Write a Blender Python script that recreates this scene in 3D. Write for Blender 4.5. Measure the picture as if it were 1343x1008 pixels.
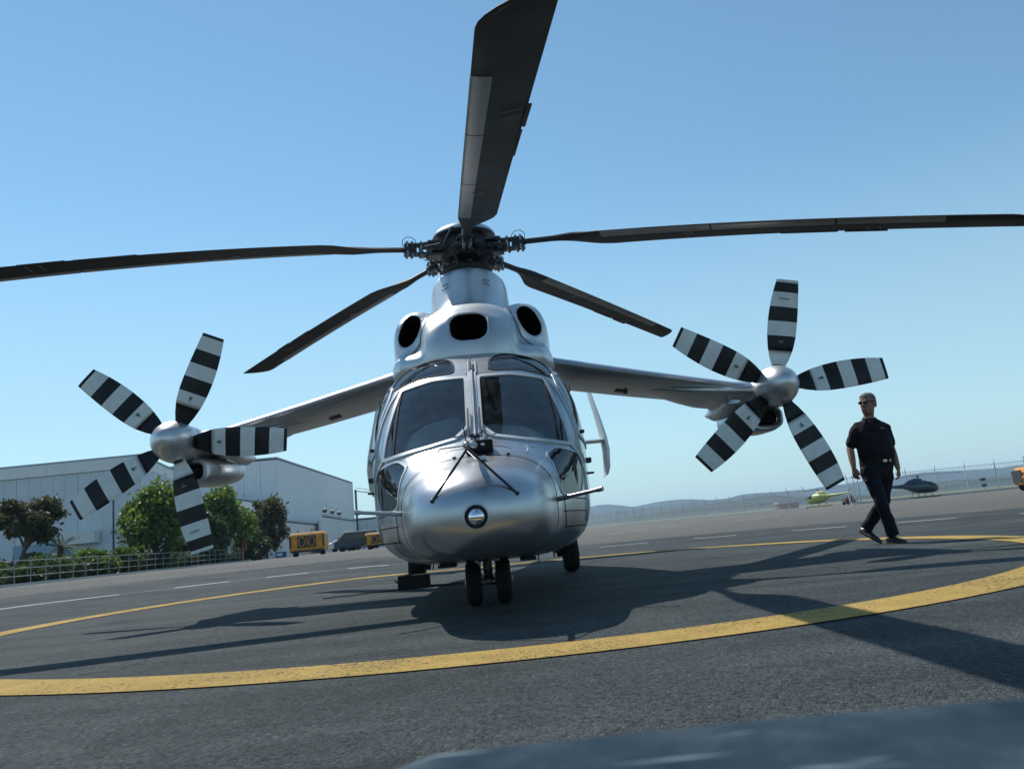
import bpy, bmesh, math, random
import numpy as np
from mathutils import Vector, Matrix, Euler
from mathutils.bvhtree import BVHTree
R=math.radians; PI=math.pi
sc=bpy.context.scene
for o in list(bpy.data.objects): bpy.data.objects.remove(o)
COL=sc.collection
# ------------------------------------------------------------------ camera
CAMH=.57; PITCH=R(10.5); ROLL=R(5.55)
cd=bpy.data.cameras.new('camera'); cam=bpy.data.objects.new('camera',cd); COL.objects.link(cam); sc.camera=cam
cd.sensor_width=36; cd.lens=1045/1343*36; cd.clip_start=.01; cd.clip_end=20000
cp_,sp=math.cos(PITCH),math.sin(PITCH); cr,sr=math.cos(ROLL),math.sin(ROLL)
r0=Vector((1,0,0)); u0=Vector((0,-sp,cp_)); f0=Vector((0,cp_,sp))
rt=r0*cr-u0*sr; up=r0*sr+u0*cr
cam.matrix_world=Matrix(((rt.x,up.x,-f0.x,0),(rt.y,up.y,-f0.y,0),(rt.z,up.z,-f0.z,CAMH),(0,0,0,1)))
cd.dof.use_dof=True; cd.dof.focus_distance=9.0; cd.dof.aperture_fstop=11
# ------------------------------------------------------------------ world, sun
w=bpy.data.worlds.new('World'); sc.world=w; w.use_nodes=True
nt=w.node_tree; nt.nodes.clear()
sky=nt.nodes.new('ShaderNodeTexSky'); sky.sky_type='NISHITA'; sky.sun_disc=False
SUN=Vector((-1.78,2.62,4.05)).normalized()
sky.sun_elevation=math.asin(SUN.z); sky.sun_rotation=math.atan2(SUN.x,SUN.y)
sky.altitude=0; sky.air_density=1.0; sky.dust_density=.0; sky.ozone_density=4.0
bg=nt.nodes.new('ShaderNodeBackground'); bg.inputs[1].default_value=.124
wo=nt.nodes.new('ShaderNodeOutputWorld'); tint=nt.nodes.new('ShaderNodeMixRGB'); tint.blend_type='MULTIPLY'; tint.inputs[0].default_value=1; tint.inputs[2].default_value=(1.14,1.30,1.12,1); nt.links.new(sky.outputs[0],tint.inputs[1])
tcw=nt.nodes.new('ShaderNodeTexCoord'); sx=nt.nodes.new('ShaderNodeSeparateXYZ'); nt.links.new(tcw.outputs['Generated'],sx.inputs[0])
rw=nt.nodes.new('ShaderNodeValToRGB'); rw.color_ramp.interpolation='EASE'; e=rw.color_ramp.elements; e[0].position=0; e[0].color=(.85,.85,.85,1); e[1].position=.42; e[1].color=(0,0,0,1); q=e.new(.14); q.color=(.5,.5,.5,1); nt.links.new(sx.outputs['Z'],rw.inputs[0])
hz=nt.nodes.new('ShaderNodeMixRGB'); nt.links.new(rw.outputs[0],hz.inputs[0]); nt.links.new(tint.outputs[0],hz.inputs[1]); hz.inputs[2].default_value=(.46/.124,.67/.124,.79/.124,1); nt.links.new(hz.outputs[0],bg.inputs[0])
nt.links.new(bg.outputs[0],wo.inputs[0])
sd=bpy.data.lights.new('sun','SUN'); sd.energy=5.0; sd.angle=R(.5); sd.color=(1,.95,.87)
so=bpy.data.objects.new('sun',sd); COL.objects.link(so); so.rotation_euler=SUN.to_track_quat('Z','Y').to_euler(); so.location=(-10,20,30)
sc.view_settings.view_transform='Standard'; sc.view_settings.look='None'; sc.view_settings.exposure=0; sc.view_settings.gamma=1
try: sc.view_settings.use_curve_mapping=False
except Exception: pass
sc.render.engine='CYCLES'; sc.cycles.max_bounces=8; sc.cycles.transparent_max_bounces=16; sc.cycles.volume_bounces=0
# ------------------------------------------------------------------ materials
MATS={}
def newmat(n):
    m=bpy.data.materials.new(n); m.use_nodes=True; MATS[n]=m; return m,m.node_tree,m.node_tree.nodes['Principled BSDF']
def setp(b,**k):
    for a,v in k.items():
        a=a.replace('_',' ')
        if a in b.inputs: b.inputs[a].default_value=v
def N(nt,t,**k):
    n=nt.nodes.new('ShaderNode'+t)
    for a,v in k.items():
        if a in n.inputs: n.inputs[a].default_value=v
        else: setattr(n,a,v)
    return n
def ramp(nt,src,stops):
    r=nt.nodes.new('ShaderNodeValToRGB'); e=r.color_ramp.elements
    e[0].position,e[0].color=stops[0][0],(*stops[0][1],1); e[1].position,e[1].color=stops[-1][0],(*stops[-1][1],1)
    for p,c in stops[1:-1]:
        q=e.new(p); q.color=(*c,1)
    nt.links.new(src,r.inputs[0]); return r
def mat(n,c,rough=.5,metal=0,var=.15,scale=6,bump=0,bscale=60,coat=0,coatr=.05,spec=.5):
    """base colour broken up by two noises + fine relief"""
    m,nt,b=newmat(n); L=nt.links.new
    setp(b,Roughness=rough,Metallic=metal,Coat_Weight=coat,Coat_Roughness=coatr)
    b.inputs['Specular IOR Level'].default_value=spec
    tc=N(nt,'TexCoord'); no=N(nt,'TexNoise',Scale=scale,Detail=6,Roughness=.6); L(tc.outputs['Object'],no.inputs['Vector'])
    lo=tuple(max(0,x*(1-var)) for x in c); hi=tuple(min(1,x*(1+var)) for x in c)
    r=ramp(nt,no.outputs[0],[(.3,lo),(.7,hi)]); L(r.outputs[0],b.inputs['Base Color'])
    mr=N(nt,'MapRange'); mr.inputs['To Min'].default_value=max(0,rough*(1-.5*var*2)); mr.inputs['To Max'].default_value=min(1,rough*(1+var*2)); L(no.outputs[0],mr.inputs['Value']); L(mr.outputs[0],b.inputs['Roughness'])
    if bump:
        n2=N(nt,'TexNoise',Scale=bscale,Detail=4); L(tc.outputs['Object'],n2.inputs['Vector'])
        bp=N(nt,'Bump',Strength=bump,Distance=.01); L(n2.outputs[0],bp.inputs['Height']); L(bp.outputs[0],b.inputs['Normal'])
    return m
def asphalt(n,c1,c2,light,scale=1.0,paint=None):
    m,nt,b=newmat(n); L=nt.links.new
    tc=N(nt,'TexCoord')
    big=N(nt,'TexNoise',Scale=.35*scale,Detail=5,Roughness=.6); L(tc.outputs['Object'],big.inputs['Vector'])
    mid=N(nt,'TexNoise',Scale=3.2,Detail=7,Roughness=.65); L(tc.outputs['Object'],mid.inputs['Vector'])
    # streaky resurfacing bands
    mp=N(nt,'Mapping'); mp.inputs['Rotation'].default_value=(0,0,.15); mp.inputs['Scale'].default_value=(.25,1.6,1); L(tc.outputs['Object'],mp.inputs['Vector'])
    st=N(nt,'TexNoise',Scale=1.3,Detail=5,Roughness=.6); L(mp.outputs[0],st.inputs['Vector'])
    vo=N(nt,'TexVoronoi',Scale=75); L(tc.outputs['Object'],vo.inputs['Vector'])
    vo2=N(nt,'TexVoronoi',Scale=190); L(tc.outputs['Object'],vo2.inputs['Vector'])
    a=N(nt,'Math',operation='ADD'); L(big.outputs[0],a.inputs[0]); L(st.outputs[0],a.inputs[1])
    a2=N(nt,'Math',operation='MULTIPLY_ADD'); L(mid.outputs[0],a2.inputs[0]); a2.inputs[1].default_value=.6; L(a.outputs[0],a2.inputs[2])
    md=N(nt,'MapRange'); md.inputs['From Min'].default_value=.95; md.inputs['From Max'].default_value=1.65; L(a2.outputs[0],md.inputs['Value'])
    base=ramp(nt,md.outputs[0],[(0,c1),(.5,c2),(1,light)])
    # each chip its own grey
    g=ramp(nt,vo.outputs['Color'],[(.1,(.35,.35,.36)),(.5,(.95,.95,.95)),(.85,(1.25,1.25,1.22)),(1,(2.2,2.15,2.05))])
    mx=N(nt,'MixRGB',blend_type='MULTIPLY'); mx.inputs[0].default_value=.8; L(base.outputs[0],mx.inputs[1]); L(g.outputs[0],mx.inputs[2])
    dn=N(nt,'TexNoise',Scale=1.6,Detail=5); L(tc.outputs['Object'],dn.inputs['Vector'])
    dv=N(nt,'MixRGB'); dv.inputs[0].default_value=.35; L(tc.outputs['Object'],dv.inputs[1]); L(dn.outputs['Color'],dv.inputs[2])
    ck=N(nt,'TexVoronoi',feature='DISTANCE_TO_EDGE',Scale=.42); L(dv.outputs[0],ck.inputs['Vector'])
    cm=N(nt,'TexNoise',Scale=.5,Detail=2); L(tc.outputs['Object'],cm.inputs['Vector'])
    c1_=ramp(nt,ck.outputs['Distance'],[(.0,(1,1,1)),(.0035,(0,0,0))]); c2_=ramp(nt,cm.outputs[0],[(.50,(0,0,0)),(.58,(1,1,1))]); c3_=N(nt,'MixRGB',blend_type='MULTIPLY'); c3_.inputs[0].default_value=1; L(c1_.outputs[0],c3_.inputs[1]); L(c2_.outputs[0],c3_.inputs[2])
    cmx=N(nt,'MixRGB',blend_type='MULTIPLY'); L(c3_.outputs[0],cmx.inputs[0]); L(mx.outputs[0],cmx.inputs[1]); cmx.inputs[2].default_value=(.45,.45,.45,1)
    ol=N(nt,'TexNoise',Scale=.9,Detail=3,Roughness=.45); L(tc.outputs['Object'],ol.inputs['Vector']); o2=ramp(nt,ol.outputs[0],[(.60,(0,0,0)),(.74,(.75,.75,.75))]); omx=N(nt,'MixRGB',blend_type='MULTIPLY'); L(o2.outputs[0],omx.inputs[0]); L(cmx.outputs[0],omx.inputs[1]); omx.inputs[2].default_value=(.5,.5,.52,1)
    mx=omx
    hv=N(nt,'Math',operation='ADD'); L(vo.outputs['Distance'],hv.inputs[0]); L(vo2.outputs['Distance'],hv.inputs[1])
    col=mx
    if paint:
        n3=N(nt,'TexNoise',Scale=28,Detail=6,Roughness=.75); L(tc.outputs['Object'],n3.inputs['Vector'])
        n4=N(nt,'TexNoise',Scale=1.1,Detail=4); L(tc.outputs['Object'],n4.inputs['Vector'])
        s=N(nt,'Math',operation='MULTIPLY_ADD'); L(n4.outputs[0],s.inputs[0]); s.inputs[1].default_value=.55; L(n3.outputs[0],s.inputs[2])
        s2=N(nt,'Math',operation='MULTIPLY_ADD'); L(vo.outputs['Distance'],s2.inputs[0]); s2.inputs[1].default_value=-.32; L(s.outputs[0],s2.inputs[2])
        k=ramp(nt,s2.outputs[0],[(.43,(0,0,0)),(.53,(1,1,1))])
        pv=ramp(nt,mid.outputs[0],[(.3,tuple(x*.8 for x in paint)),(.7,tuple(min(1,x*1.1) for x in paint))])
        m2=N(nt,'MixRGB',blend_type='MIX'); L(k.outputs[0],m2.inputs[0]); L(mx.outputs[0],m2.inputs[1]); L(pv.outputs[0],m2.inputs[2]); o3=N(nt,'MixRGB',blend_type='MULTIPLY'); L(o2.outputs[0],o3.inputs[0]); L(m2.outputs[0],o3.inputs[1]); o3.inputs[2].default_value=(.72,.72,.74,1); col=o3
    L(col.outputs[0],b.inputs['Base Color'])
    bp=N(nt,'Bump',Strength=.9,Distance=.012,invert=True); L(hv.outputs[0],bp.inputs['Height']); L(bp.outputs[0],b.inputs['Normal'])
    setp(b,Roughness=.78); b.inputs['Specular IOR Level'].default_value=.1
    return m
asphalt('asphalt_dark',(.044,.053,.056),(.080,.092,.096),(.120,.133,.136))
asphalt('asphalt_light',(.13,.125,.118),(.165,.158,.147),(.20,.19,.175))
asphalt('yellow_paint',(.045,.05,.052),(.06,.066,.07),(.08,.085,.087),paint=(.62,.42,.13))
asphalt('white_paint',(.30,.31,.31),(.36,.37,.37),(.40,.41,.41),paint=(.78,.80,.80))
asphalt('red_paint',(.045,.05,.052),(.06,.066,.07),(.08,.085,.087),paint=(.30,.10,.09))
def silver(n,c,rough,coat=.6,metal=.92):
    m,nt,b=newmat(n); L=nt.links.new
    tc=N(nt,'TexCoord'); n1=N(nt,'TexNoise',Scale=2.2,Detail=6,Roughness=.6); L(tc.outputs['Object'],n1.inputs['Vector'])
    fl=N(nt,'TexVoronoi',Scale=900); L(tc.outputs['Object'],fl.inputs['Vector'])
    r=ramp(nt,n1.outputs[0],[(.3,tuple(x*.9 for x in c)),(.7,tuple(x*1.06 for x in c))])
    L(r.outputs[0],b.inputs['Base Color'])
    mr=N(nt,'MapRange'); mr.inputs['To Min'].default_value=rough*.75; mr.inputs['To Max'].default_value=rough*1.3; L(n1.outputs[0],mr.inputs['Value']); L(mr.outputs[0],b.inputs['Roughness'])
    n2=N(nt,'TexNoise',Scale=3.5,Detail=2); L(tc.outputs['Object'],n2.inputs['Vector'])
    bp=N(nt,'Bump',Strength=.05,Distance=.02); L(n2.outputs[0],bp.inputs['Height']); L(bp.outputs[0],b.inputs['Normal'])
    setp(b,Metallic=metal,Coat_Weight=coat,Coat_Roughness=.05)
    return m
silver('silver',(.54,.56,.58),.31,.45); silver('silver_cowl',(.62,.64,.66),.40,.2,.72); silver('radome_paint',(.47,.49,.52),.31,.12,.9); silver('silver_wing',(.56,.57,.58),.33,.2,.82); silver('silver_frame',(.50,.53,.56),.50,.1,.4); silver('spinner',(.66,.67,.68),.38,.25,.8)
mat('rubber',(.018,.018,.019),.8,var=.3,bump=.2,spec=.15); mat('dark_metal',(.045,.045,.05),.45,.6,var=.4,scale=20); mat('steel',(.30,.30,.31),.35,.9,var=.3,scale=25)
mat('grip',(.06,.062,.07),.4,.5,var=.4,scale=15); mat('copper_part',(.25,.11,.07),.4,.6)
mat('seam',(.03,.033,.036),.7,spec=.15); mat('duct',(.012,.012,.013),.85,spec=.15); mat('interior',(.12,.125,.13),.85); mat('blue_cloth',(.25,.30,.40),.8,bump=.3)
mat('dash',(.85,.87,.82),.7); mat('paper',(.60,.62,.60),.7); mat('bulkhead',(.40,.44,.46),.8,bump=.3)
mat('composite',(.032,.032,.033),.5,.0,var=.35,scale=3,bump=.15,bscale=30,coat=.05,coatr=.25,spec=.15); mat('erosion_strip',(.20,.20,.195),.38,.6,var=.2,scale=6)
mat('composite_tip',(.030,.029,.030),.5,.0,var=.3)
mat('prop_white',(.66,.68,.68),.42,var=.10,scale=9,coat=.2,coatr=.2); mat('prop_black',(.014,.015,.017),.4,var=.4,scale=9,coat=.2,coatr=.2,spec=.15); mat('green_mark',(.03,.16,.09),.5); mat('grey_mark',(.3,.31,.32),.5)
mat('lamp_glass',(.85,.87,.9),.06,.95,var=.05,scale=90)
mat('hangar_panel',(.72,.75,.76),.6,.0,var=.07,scale=.3); mat('hangar_panel_b',(.60,.65,.68),.6,.0,var=.08,scale=.3); mat('hangar_fascia',(.78,.78,.76),.6,var=.06,scale=.3); mat('roofing',(.34,.36,.38),.6,.2); mat('low_wall',(.68,.70,.70),.7,var=.07,scale=.5); mat('trim_dark',(.06,.075,.09),.6)
mat('yellow_metal',(.60,.24,.02),.5,var=.3,scale=3); mat('black_panel',(.03,.03,.032),.6); mat('white_metal',(.68,.68,.66),.45,var=.1); mat('door_blue',(.22,.36,.44),.5,var=.1,scale=.5); mat('blue_panel',(.05,.09,.25),.5)
mat('rail_metal',(.26,.27,.25),.5,.4,var=.3,scale=8); mat('fence_metal',(.52,.55,.55),.5,.2); mat('kerb',(.46,.46,.44),.8); mat('brick_red',(.26,.09,.06),.8); mat('post_red',(.33,.10,.07),.6); mat('lamp_blue',(.03,.04,.10),.4)
mat('bark',(.10,.075,.055),.9,var=.4,scale=10,bump=.5); mat('dry_grass',(.12,.13,.06),.9,var=.3,scale=.1); mat('soil',(.07,.055,.04),.95)
mat('hill_far',(.022,.030,.030),.95,var=.25,scale=.02); mat('hill_near',(.018,.030,.018),.95,var=.5,scale=.05)
mat('heli_blue',(.012,.035,.065),.3,.2,coat=.6); mat('heli_lime',(.34,.38,.11),.4,coat=.3); mat('heli_orange',(.62,.32,.08),.5); mat('brown_vehicle',(.12,.05,.035),.7,var=.3); mat('white_paint_body',(.65,.66,.66),.35,coat=.3)
mat('skin',(.24,.125,.085),.55,var=.15,scale=12,bump=.1); mat('hair',(.14,.13,.125),.7,var=.5,scale=60,bump=.8,bscale=120); mat('shirt',(.012,.012,.016),.85,var=.3,scale=10,bump=.5,bscale=14,spec=.15); mat('trousers',(.012,.013,.022),.8,var=.3,scale=10,bump=.5,bscale=12,spec=.15); mat('shoe',(.012,.012,.012),.35); mat('sole',(.05,.05,.05),.7); mat('sunglass',(.008,.008,.01),.12); mat('belt_metal',(.5,.45,.4),.3,.9); mat('logo_grey',(.16,.16,.2),.7)
def leafmat(n,c1,c2,c3):
    m,nt,b=newmat(n); L=nt.links.new
    tc=N(nt,'TexCoord'); n1=N(nt,'TexNoise',Scale=1.1,Detail=3); L(tc.outputs['Object'],n1.inputs['Vector'])
    n2=N(nt,'TexWhiteNoise',noise_dimensions='3D'); mp=N(nt,'Mapping'); 
    n2=N(nt,'TexNoise',Scale=14,Detail=2); L(tc.outputs['Object'],n2.inputs['Vector'])
    a=N(nt,'Math',operation='MULTIPLY_ADD'); L(n2.outputs[0],a.inputs[0]); a.inputs[1].default_value=.8; L(n1.outputs[0],a.inputs[2])
    md=N(nt,'MapRange'); md.inputs['From Min'].default_value=.55; md.inputs['From Max'].default_value=1.2; L(a.outputs[0],md.inputs['Value'])
    r=ramp(nt,md.outputs[0],[(0,c1),(.5,c2),(1,c3)]); L(r.outputs[0],b.inputs['Base Color']); setp(b,Roughness=.55)
    tr=N(nt,'BsdfTranslucent'); hs=N(nt,'HueSaturation',Value=1.5,Saturation=1.1); L(r.outputs[0],hs.inputs['Color']); L(hs.outputs[0],tr.inputs['Color'])
    mx=N(nt,'MixShader'); mx.inputs[0].default_value=.42; L(b.outputs[0],mx.inputs[1]); L(tr.outputs[0],mx.inputs[2]); L(mx.outputs[0],nt.nodes['Material Output'].inputs[0])
leafmat('leaf_bright',(.03,.06,.012),(.08,.13,.022),(.17,.23,.05)); leafmat('leaf_dark',(.02,.035,.012),(.04,.065,.02),(.07,.10,.03)); leafmat('leaf_brown',(.025,.035,.013),(.05,.058,.022),(.115,.085,.045)); leafmat('leaf_mid',(.035,.06,.015),(.06,.10,.02),(.11,.15,.03)); leafmat('leaf_palm',(.02,.035,.02),(.035,.055,.03),(.05,.075,.04))
def glass(n,tint,refl,rough=.01):
    m,nt,b=newmat(n); L=nt.links.new
    fr=N(nt,'Fresnel',IOR=refl); gl=N(nt,'BsdfGlossy',Roughness=rough); tr=N(nt,'BsdfTransparent'); tr.inputs[0].default_value=(*tint,1)
    tc=N(nt,'TexCoord'); n1=N(nt,'TexNoise',Scale=2,Detail=2); L(tc.outputs['Object'],n1.inputs['Vector']); bp=N(nt,'Bump',Strength=.06,Distance=.02); L(n1.outputs[0],bp.inputs['Height']); L(bp.outputs[0],gl.inputs['Normal'])
    mx=N(nt,'MixShader'); L(fr.outputs[0],mx.inputs[0]); L(tr.outputs[0],mx.inputs[1]); L(gl.outputs[0],mx.inputs[2])
    # faint dust film
    df=N(nt,'BsdfDiffuse'); df.inputs[0].default_value=(.5,.52,.5,1); n3=N(nt,'TexNoise',Scale=9,Detail=8,Roughness=.75); L(tc.outputs['Object'],n3.inputs['Vector'])
    md=N(nt,'MapRange'); md.inputs['From Min'].default_value=.45; md.inputs['From Max'].default_value=.9; md.inputs['To Min'].default_value=.015; md.inputs['To Max'].default_value=.13; L(n3.outputs[0],md.inputs['Value'])
    m2=N(nt,'MixShader'); L(md.outputs[0],m2.inputs[0]); L(mx.outputs[0],m2.inputs[1]); L(df.outputs[0],m2.inputs[2]); L(m2.outputs[0],nt.nodes['Material Output'].inputs[0])
glass('glass',(.92,.96,.97),2.15); glass('glass_dark',(.14,.17,.20),2.0); glass('glass_far',(.1,.13,.16),1.6)
def plate_mat():
    m,nt,b=newmat('blue_steel'); L=nt.links.new
    tc=N(nt,'TexCoord'); n1=N(nt,'TexNoise',Scale=14,Detail=8,Roughness=.7); L(tc.outputs['Object'],n1.inputs['Vector'])
    mp=N(nt,'Mapping'); mp.inputs['Rotation'].default_value=(0,0,.6); mp.inputs['Scale'].default_value=(9,60,1); L(tc.outputs['Object'],mp.inputs['Vector'])
    n2=N(nt,'TexNoise',Scale=1.2,Detail=4); L(mp.outputs[0],n2.inputs['Vector'])
    r=ramp(nt,n1.outputs[0],[(.3,(.020,.034,.050)),(.5,(.034,.055,.076)),(.75,(.085,.11,.125))])
    k=ramp(nt,n2.outputs[0],[(.66,(0,0,0)),(.74,(1,1,1))]); mx=N(nt,'MixRGB'); L(k.outputs[0],mx.inputs[0]); L(r.outputs[0],mx.inputs[1]); mx.inputs[2].default_value=(.20,.25,.27,1)
    L(mx.outputs[0],b.inputs['Base Color']); setp(b,Roughness=1.0); b.inputs['Specular IOR Level'].default_value=.0
    bp=N(nt,'Bump',Strength=.3,Distance=.002); L(n1.outputs[0],bp.inputs['Height']); L(bp.outputs[0],b.inputs['Normal'])
plate_mat()
# ------------------------------------------------------------------ builders
SPLIT={'intake_duct','belly_equipment','nose_seam','cowl_seam','door_hinge','latch','side_panel_seam','trim_tab','gusset','door_seam','grille_bar','erosion_strip','blade_mark','head_plate','wheel','blade_socket','exhaust','yaw_string_rod','vane','drain_hose','roof_window_frame'}
class MB:
    def __init__(s): s.v=[]; s.f=[]; s.m=[]
    def add(s,v,f,mi=0):
        o=len(s.v); s.v+= [tuple(p) for p in v]; s.f+=[tuple(i+o for i in q) for q in f]; s.m+=[mi]*len(f); return s
    def box(s,c,d,rot=None,mi=0,taper=1):
        hx,hy,hz=d[0]/2,d[1]/2,d[2]/2; P=[]
        for z,t in ((-hz,1),(hz,taper)):
            for x,y in ((-hx,-hy),(hx,-hy),(hx,hy),(-hx,hy)): P.append(Vector((x*t,y*t,z)))
        if rot is not None:
            M=rot if isinstance(rot,Matrix) else Euler(rot).to_matrix(); P=[M@p for p in P]
        P=[p+Vector(c) for p in P]
        return s.add(P,[(3,2,1,0),(4,5,6,7),(0,1,5,4),(1,2,6,5),(2,3,7,6),(3,0,4,7)],mi)
    def tube(s,path,r,n=10,mi=0,cap=True):
        path=[Vector(p) for p in path]; rs=r if isinstance(r,(list,tuple)) else [r]*len(path); V=[];F=[]; nrm=None
        for i,p in enumerate(path):
            t=(path[min(i+1,len(path)-1)]-path[max(i-1,0)]).normalized()
            if nrm is None: nrm=t.orthogonal().normalized()
            nrm=(nrm-t*nrm.dot(t)); nrm=nrm.normalized() if nrm.length>1e-6 else t.orthogonal().normalized()
            b=t.cross(nrm)
            for k in range(n):
                a=2*PI*k/n; V.append(p+(nrm*math.cos(a)+b*math.sin(a))*rs[i])
        for i in range(len(path)-1):
            for k in range(n): k2=(k+1)%n; F.append((i*n+k,i*n+k2,(i+1)*n+k2,(i+1)*n+k))
        if cap: F.append(tuple(range(n-1,-1,-1))); F.append(tuple((len(path)-1)*n+k for k in range(n)))
        return s.add(V,F,mi)
    def lathe(s,c,axis,prof,n=24,mi=0):
        """prof: (radius, height along axis)"""
        ax=Vector(axis).normalized(); a=ax.orthogonal().normalized(); b=ax.cross(a); V=[];F=[]; c=Vector(c)
        for r,h in prof:
            for k in range(n): t=2*PI*k/n; V.append(c+ax*h+(a*math.cos(t)+b*math.sin(t))*max(r,1e-4))
        for i in range(len(prof)-1):
            for k in range(n): k2=(k+1)%n; F.append((i*n+k,i*n+k2,(i+1)*n+k2,(i+1)*n+k))
        F.append(tuple(range(n-1,-1,-1))); F.append(tuple((len(prof)-1)*n+k for k in range(n)))
        return s.add(V,F,mi)
    def loft(s,secs,cap=True,mi=0):
        n=len(secs[0]); V=[p for q in secs for p in q]; F=[]
        for i in range(len(secs)-1):
            for k in range(n): k2=(k+1)%n; F.append((i*n+k,i*n+k2,(i+1)*n+k2,(i+1)*n+k))
        if cap: F.append(tuple(range(n-1,-1,-1))); F.append(tuple((len(secs)-1)*n+k for k in range(n)))
        return s.add(V,F,mi)
    def sphere(s,c,r,n=12,mi=0):
        rr=r if isinstance(r,(tuple,list)) else (r,r,r); V=[];F=[]
        for i in range(n+1):
            t=PI*i/n
            for k in range(2*n):
                a=PI*k/n; V.append((c[0]+rr[0]*math.sin(t)*math.cos(a),c[1]+rr[1]*math.sin(t)*math.sin(a),c[2]+rr[2]*math.cos(t)))
        for i in range(n):
            for k in range(2*n): k2=(k+1)%(2*n); F.append((i*2*n+k,(i+1)*2*n+k,(i+1)*2*n+k2,i*2*n+k2))
        return s.add(V,F,mi)
    def build(s,name,mats,parent=None,smooth=False,bevel=0,loc=None,kind=None,off=None,fixn=True):
        if name in SPLIT and not kind:
            par=list(range(len(s.v)))
            def find(i):
                while par[i]!=i: par[i]=par[par[i]]; i=par[i]
                return i
            for f in s.f:
                a=find(f[0])
                for j in f[1:]: par[find(j)]=a
            comps={}
            for fi,f in enumerate(s.f): comps.setdefault(find(f[0]),[]).append(fi)
            if len(comps)>1:
                out=None
                for k,fl in comps.items():
                    used=sorted({j for i in fl for j in s.f[i]}); mp={j:i for i,j in enumerate(used)}; q=MB(); q.v=[s.v[j] for j in used]; q.f=[tuple(mp[j] for j in s.f[i]) for i in fl]; q.m=[s.m[i] for i in fl]
                    o=q.build(name,mats,parent,smooth,bevel,loc,kind,off,fixn)
                    out=out or o
                return out
        me=bpy.data.meshes.new(name); v=s.v
        if off: v=[(a+off[0],b+off[1],c+off[2]) for a,b,c in v]
        me.from_pydata(v,[],s.f); 
        mats=mats if isinstance(mats,(list,tuple)) else [mats]
        for m in mats: me.materials.append(MATS[m])
        if len(mats)>1: me.polygons.foreach_set('material_index',s.m)
        if fixn:
            bm=bmesh.new(); bm.from_mesh(me); bmesh.ops.remove_doubles(bm,verts=bm.verts,dist=1e-5); bmesh.ops.recalc_face_normals(bm,faces=bm.faces); bm.to_mesh(me); bm.free()
        if smooth: me.polygons.foreach_set('use_smooth',[True]*len(me.polygons))
        o=bpy.data.objects.new(name,me); COL.objects.link(o)
        if parent: o.parent=parent
        if loc is not None: o.location=loc
        if bevel: 
            b=o.modifiers.new('bevel','BEVEL'); b.width=bevel; b.segments=2; b.limit_method='ANGLE'; b.angle_limit=R(35)
        if smooth and smooth!='all':
            try:
                me.set_sharp_from_angle(angle=R(40))
            except Exception: pass
        if kind: o['kind']=kind
        return o
def empty(name,loc,label,cat,group=None,rz=0):
    o=bpy.data.objects.new(name,None); COL.objects.link(o); o.location=loc; o.rotation_euler=(0,0,rz); o.empty_display_size=.2
    return tag(o,label,cat,group)
def tag(o,label=None,cat=None,group=None,kind=None):
    for k,v in (('label',label),('category',cat),('group',group),('kind',kind)):
        if v: o[k]=v
    return o
def kids(o): return [c for c in bpy.data.objects if c.parent==o]
def dup(o,parent=None,**k):
    c=o.copy(); COL.objects.link(c); c.parent=parent
    for ch in kids(o): dup(ch,c)
    for a,v in k.items(): setattr(c,a,v)
    return c
def bake(o):
    """apply modifiers without bpy.ops"""
    dg=bpy.context.evaluated_depsgraph_get(); dg.update(); e=o.evaluated_get(dg); me=bpy.data.meshes.new_from_object(e); o.modifiers.clear(); old=o.data; o.data=me; me.name=o.name; return o
def ell(cx,cy,cz,a,b,n=2.0,k=40,plane='xz'):
    out=[]
    for i in range(k):
        t=2*PI*i/k; c,q=math.cos(t),math.sin(t); x=a*math.copysign(abs(c)**(2/n),c); y=b*math.copysign(abs(q)**(2/n),q)
        out.append((cx+x,cy,cz+y) if plane=='xz' else ((cx+x,cy+y,cz) if plane=='xy' else (cx,cy+x,cz+y)))
    return out
def ssp(a,b,v): t=min(1,max(0,(v-a)/(b-a))); return t*t*(3-2*t)
def gz(x,y): return .36*ssp(11,32,math.hypot(x,y))*(1-ssp(-.22,-.06,math.atan2(x,y)))
# ------------------------------------------------------------------ ground
def polar(name,c,radii,n,m,dz,kind='structure',a0=0,a1=2*PI,label=None):
    b=MB(); full=abs(a1-a0-2*PI)<1e-6; V=[];F=[]; nn=n if full else n+1
    for r in radii:
        for k in range(nn):
            a=a0+(a1-a0)*k/n; x=c[0]+r*math.sin(a); y=c[1]+r*math.cos(a); V.append((x,y,gz(x,y)+dz))
    for i in range(len(radii)-1):
        for k in range(n):
            k2=(k+1)%nn; F.append((i*nn+k,i*nn+k2,(i+1)*nn+k2,(i+1)*nn+k))
    b.add(V,F); o=b.build(name,m); me=o.data
    bm=bmesh.new(); bm.from_mesh(me); bm.normal_update()
    for f in bm.faces:
        if f.normal.z<0: f.normal_flip()
    bm.to_mesh(me); bm.free()
    if kind: o['kind']=kind
    return o
HC=(-.4,9.6)
fine=[.001,2,4,6,8]+[10+i*.75 for i in range(34)]+[36,40,46,55,70,90,120,170,250,400,700,1200,2000,3200,5200]
polar('ground',(0,0),fine,256,'asphalt_light',-.012)
polar('helipad',HC,[.001]+[1+i*.8 for i in range(19)],180,'asphalt_dark',.0)
polar('yellow_circle_marking',HC,[5.43,5.5,5.78,5.84],220,'yellow_paint',.006)
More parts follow.
